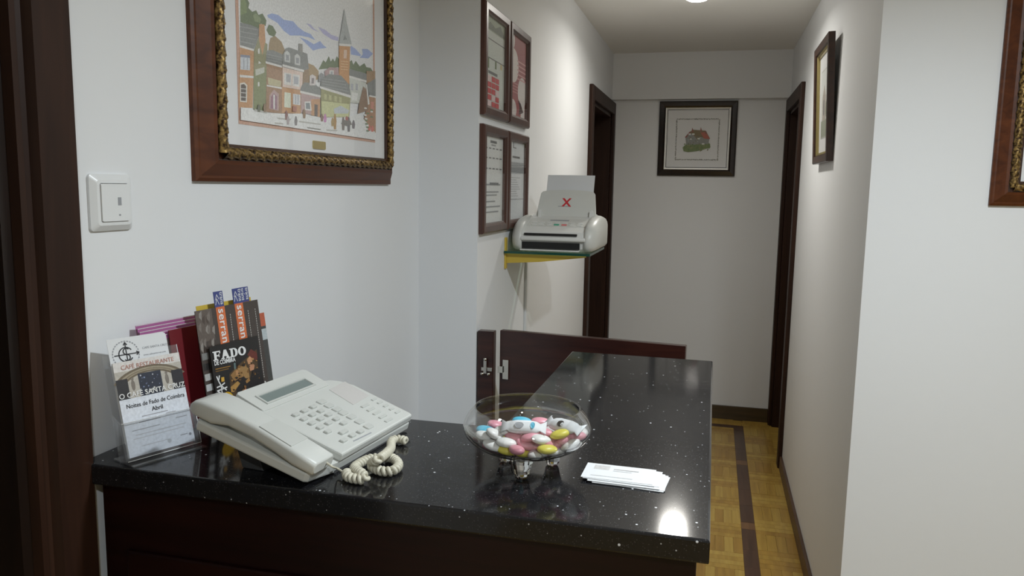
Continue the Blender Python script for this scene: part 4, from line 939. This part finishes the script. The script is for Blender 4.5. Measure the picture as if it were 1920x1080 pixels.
for u in (w0, w1): acr('side_wall', [fr(u, -.004, .004), fr(u, .050, .004), fr(u, .065, -.014), fr(u, -.004, -.014)])
gz = lambda p: V((p.x, p.y, CT+.0006))
bkv = V((-F0.U.y, F0.U.x, 0))
acr('foot_plate', [gz(fr(w0, 0, .022)), gz(fr(w1, 0, .022)), gz(fr(w1, 0, .022)+bkv*.055), gz(fr(w0, 0, .022)+bkv*.055)])

M['acrylic_edge'] = plain('acrylic_edge_highlight', (.75, .77, .78), .15, noise=.05)  # pale colour stands in for highlights along the stand's edges
for P, Q in (((w0, -.004, .006), (w1, -.004, .006)), ((w1, -.004, .006), (w1, .050, .006)), ((w0, .050, .006), (w1, .050, .006)), ((w1, .150, -.0125), (w1, .055, -.0125))):
    bm = bmesh.new(); tube(bm, [fr(*P), fr(*Q)], .0006, 6); fin('edge_highlight', bm, M['acrylic_edge'], t, True, T)
# ------------------------------------------------------------------ tourist leaflets behind the phone
az2 = math.atan2(.017, .115); le2 = math.radians(8)
ref = on_plane(392, 651, V((-.782, 0, 0)), V((1, 0, 0)))
Q0 = sheet_plane(ref, az2, le2)
hF = (ref.z-CT-.001)/math.cos(le2)
Q0 = Plane(Q0.at(0, -hF), Q0.U, Q0.W)
q6 = lambda pl, *p: [pl.px(350+x/4.5, 530+y/4.5) for x, y in p]
tr_ = q6(Q0, (598, 452))[0]; wF = tr_[0]
t, T = sheet('fado_leaflet', Q0, wF, hF, .0008, 'black leaflet titled with white FADO letters standing behind the phone', mt='black')
it = [(rect(0, 0, wF, hF), (30, 28, 28))]
def q0(c, *p): it.append((q6(Q0, *p), c))
q0((74, 56, 36), (360,770),(440,690),(520,620),(590,560),(600,700),(640,880),(600,930),(500,960),(400,960),(370,900))
q0((140, 104, 60), (370,780),(420,720),(500,690),(520,760),(470,800),(400,830)); q0((150, 116, 72), (440,740),(470,700),(520,720),(530,800),(480,810))
q0((96, 44, 36), (510,610),(540,560),(590,590),(600,660),(560,640)); q0((188, 138, 100), (505,650),(530,620),(555,640),(550,680),(520,690)); q0((180, 128, 96), (525,700),(550,680),(572,695),(565,735),(535,745))
q0((34, 30, 30), (420,820),(480,790),(540,850),(520,960),(420,1000)); q0((30, 27, 28), (550,740),(600,720),(650,800),(680,900),(560,940),(520,880)); q0((168, 128, 70), (370,880),(430,830),(450,850),(400,920),(375,925))
q0((170, 126, 84), (410,745),(435,738),(440,775),(415,785)); q0((176, 120, 92), (470,910),(500,890),(510,920),(480,935)); q0((90, 110, 110), (395,680),(410,675),(415,730),(400,735)); q0((150, 110, 60), (495,830),(525,800),(535,825),(505,850))
for k in range(46):
    x, y = random.uniform(375, 610), 0; y = random.uniform(690-(x-375)*.35, 930-(x-375)*.1); r_ = random.uniform(5, 15)
    q0(random.choice(((150, 110, 62), (96, 70, 40), (40, 32, 30), (60, 46, 34), (176, 134, 84), (36, 30, 30), (120, 84, 44))), *[(x+r_*random.uniform(.5, 1.1)*math.cos(a*1.257), y+r_*random.uniform(.5, 1.2)*math.sin(a*1.257)) for a in range(5)])
q0((196, 152, 62), (285,800),(310,795),(314,832),(288,838))
cx, cy = q6(Q0, (340, 1000))[0]; it.append((circle(cx, cy, .0155, 24), (190, 150, 30)))
printed('cover_print', Q0, it, t, 'print_gloss', gain=1.15, dn=.00002, n0=.0002, clip=(.0003, .0003, wF-.0003, hF-.0003)).data.transform(T)
p0 = q6(Q0, (222, 662))[0]; p1 = q6(Q0, (500, 605))[0]; ang_t = math.atan2(p1[1]-p0[1], p1[0]-p0[0]); hgt = q6(Q0, (212, 585))[0][1]-p0[1]
# slab-serif FADO built from polygons (unit height 1)
GL = {'F': ([[(0,0),(.5,0),(.5,.12),(.38,.12),(.38,.42),(.58,.42),(.58,.32),(.68,.32),(.68,.66),(.58,.66),(.58,.56),(.38,.56),(.38,.86),(.68,.86),(.68,.7),(.8,.7),(.8,1),(0,1),(0,.88),(.12,.88),(.12,.12),(0,.12)]], .84),
      'A': ([[(0,0),(.36,0),(.36,.12),(.28,.12),(.32,.28),(.54,.28),(.58,.12),(.5,.12),(.5,0),(.92,0),(.92,.12),(.84,.12),(.6,1),(.34,1),(.09,.12),(0,.12)]], .93),
      'D': ([[(0,0),(.5,0),(.7,.06),(.84,.22),(.88,.5),(.62,.5),(.58,.26),(.5,.13),(.38,.13),(.38,.87),(.5,.87),(.58,.74),(.62,.5),(.88,.5),(.84,.78),(.7,.94),(.5,1),(0,1),(0,.88),(.12,.88),(.12,.12),(0,.12)]], .93),
      'O': ([[(.45+.45*math.cos(math.radians(a)), .5+.52*math.sin(math.radians(a))) for a in range(0, 361, 15)] + [(.45+.18*math.cos(math.radians(a)), .5+.36*math.sin(math.radians(a))) for a in range(360, -1, -15)]], .9)}
bm = bmesh.new(); x = 0; tot = sum(GL[c][1] for c in 'FADO'); sx = (p1[0]-p0[0])/tot/hgt
for c in 'FADO':
    for P in GL[c][0]:
        vs = []
        for a, b_ in P:
            uu, vv = (x+a)*hgt*sx, b_*hgt; vs.append(bm.verts.new(Q0.at(p0[0]+uu*math.cos(ang_t)-vv*math.sin(ang_t)*.2, p0[1]+vv+uu*math.sin(ang_t), .0012)))
        bm.faces.new(vs)
    x += GL[c][1]
fin('lettering', bm, M['whiteink'], t, False, T)
pc = q6(Q0, (230, 700))[0]; pd = q6(Q0, (435, 655))[0]
text('DE COIMBRA', .0098, T @ Q0.mat(pc[0], pc[1], .0012, math.atan2(pd[1]-pc[1], pd[0]-pc[0])), 'whiteink', t, .03, xs=.82)
pc = q6(Q0, (235, 735))[0]; text('canto e guitarra', .0055, T @ Q0.mat(pc[0], pc[1], .0012, .0), 'goldink', t) if False else None
printed('gold_line', Q0, [(q6(Q0, (238, 728), (365, 700), (366, 708), (239, 736)), (150, 110, 50)), (q6(Q0, (240, 748), (350, 722), (351, 729), (241, 755)), (130, 96, 46))], t, n0=.0010).data.transform(T)
S6 = lambda *p: q6(Q0, *p)
strokes(Q0, [S6((252,792),(268,830),(290,870),(300,940)), S6((275,785),(268,830)), S6((255,885),(290,870),(320,845)), S6((258,915),(295,900),(340,880)), S6((290,870),(335,905)), S6((270,945),(340,935)), S6((265,920),(300,940))], t, T, 'whiteink', .0022)
# fanned trans serrano leaflets
TL0 = Q0.px(368, 582); TR0 = Q0.px(497, 559)
hS = hF + .061
def tour(k, label):
    off = .006+k*.0032
    pl = Plane(Q0.at((-.014, .033, .044, .058)[k], 0, -off), Q0.U, Q0.W); w_ = .086
    t, T = sheet('tour_leaflet', pl, w_, hS-.0005*k, .0006, label, 'leaflet', 'fanned tour leaflets behind the phone', 'black')
    it = [(rect(0, 0, w_, hS), (66, 58, 54)), (rect(.0, hS-.052, .036, hS), (92, 82, 76))]
    for j in range(16): 
        a, b_ = random.uniform(.002, .034), hS-random.uniform(.004, .06); it.append(([(a, b_), (a+.006, b_+.004), (a+.004, b_-.012), (a-.001, b_-.006)], random.choice(((112, 104, 98), (74, 64, 58), (134, 128, 122)))))
    for j in range(7): it.append((rect(.002, .012+j*.017, .016, .023+j*.017), ((170, 170, 168), (40, 38, 38), (120, 120, 118), (176, 178, 178))[j % 4]))
    sa, sb = .046, .066
    it.append((rect(sa, .05, sb, hS), (196, 104, 62)))
    for j in range(30): it.append((rect(.0755, .055+j*.0042, .0767, .0578+j*.0042), (190, 188, 184)))
    it += [(circle(.0761, .046, .0025, 10), (190, 188, 184))]
    printed('cover_print', pl, it, t, 'print_gloss', gain=1.15, dn=.00001, n0=.0002).data.transform(T)
    text('serrano', .0215, T @ pl.mat(sa+.0045, hS-.003, .0009, -math.pi/2), 'whiteink', t, .012, spacing=1.05)
    # blue tab standing above the cover
    bm = bmesh.new(); prism(bm, rect(sa-.001, hS-.001, sb, hS+.026), lambda a, b, n: pl.at(a, b, n), -.0005, 0); tb = fin('blue_tab', bm, plain('tab_blue', (.055, .07, .22), .4, noise=.03), t, False, T)
    text('trans', .0105, T @ pl.mat(sa+.0125, hS+.0245, .0003, -math.pi/2), 'whiteink', tb, .005)
    strokes(pl, [[(sa+.001, hS+.004), (sa+.005, hS+.014), (sa+.009, hS+.004)], [(sa+.002, hS+.012), (sa+.006, hS+.021), (sa+.010, hS+.013)]], tb, T, 'whiteink', .001)
for k, lb in enumerate(('dark tour leaflet with blue tab, foremost of the fan behind phone', 'dark tour leaflet with blue tab, second in the fan behind phone', 'dark tour leaflet with blue tab, third in the fan behind phone', 'dark tour leaflet, rearmost and rightmost of the fan behind phone')):
    tour(k if k < 2 else k, lb)
pl = Plane(Q0.at(.004, 0, -.0195), Q0.U, Q0.W)
sheet('yellow_leaflet', pl, .128, hS+.0065, .0008, 'yellow leaflet peeking out above the dark tour leaflets', mt='yellowpaint')
pl = Plane(Q0.at(.05, 0, -.0235), Q0.U, Q0.W)
t, T = sheet('photo_leaflet', pl, .115, hS-.026, .0008, 'leaflet with orange corner showing at right of dark tour leaflets', mt='paper')
printed('cover_print', pl, [(rect(0, 0, .115, hS-.026), (70, 70, 68)), (rect(.08, hS-.050, .115, hS-.026), (178, 92, 66)), (rect(.08, hS-.075, .115, hS-.055), (176, 184, 186)), (rect(.08, .02, .115, .04), (196, 158, 60))], t, gain=1.1).data.transform(T)
# red folder and magenta leaflets leaning beside the wall
az3 = math.atan2(.02, .12); 
R0 = sheet_plane(V((-.807, 1.045, CT+.001)), az3, math.radians(7))
sheet('red_folder', R0, .10, .165, .002, 'dark red folder standing between leaflet stand and dark leaflets', 'folder', mt='red')
M['crimson'] = plain('crimson_card', (.16, .012, .018), .45, noise=.05); bpy.data.objects['red_folder'].children[0].data.materials[0] = M['crimson']
M['magenta'] = plain('magenta_print', (.40, .12, .30), .45, noise=.04)
for k in range(5):
    pl = Plane(R0.at(-.045-.001*k, 0, -.0045-.0022*k), R0.U, R0.W)
    t, T = sheet('magenta_leaflet', pl, .145, .160+.0052*k, .0007, 'magenta topped leaflet, %s of five leaning against the wall' % ('foremost', 'second', 'middle', 'fourth', 'rearmost')[k], group='magenta leaflets against the wall', mt='magenta')
    printed('cover_print', pl, [(rect(0, 0, .145, .153+.0052*k), (128, 110, 108)), (rect(0, .1585+.0052*k, .145, .160+.0052*k), (206, 190, 200))], t, n0=.0003).data.transform(T)
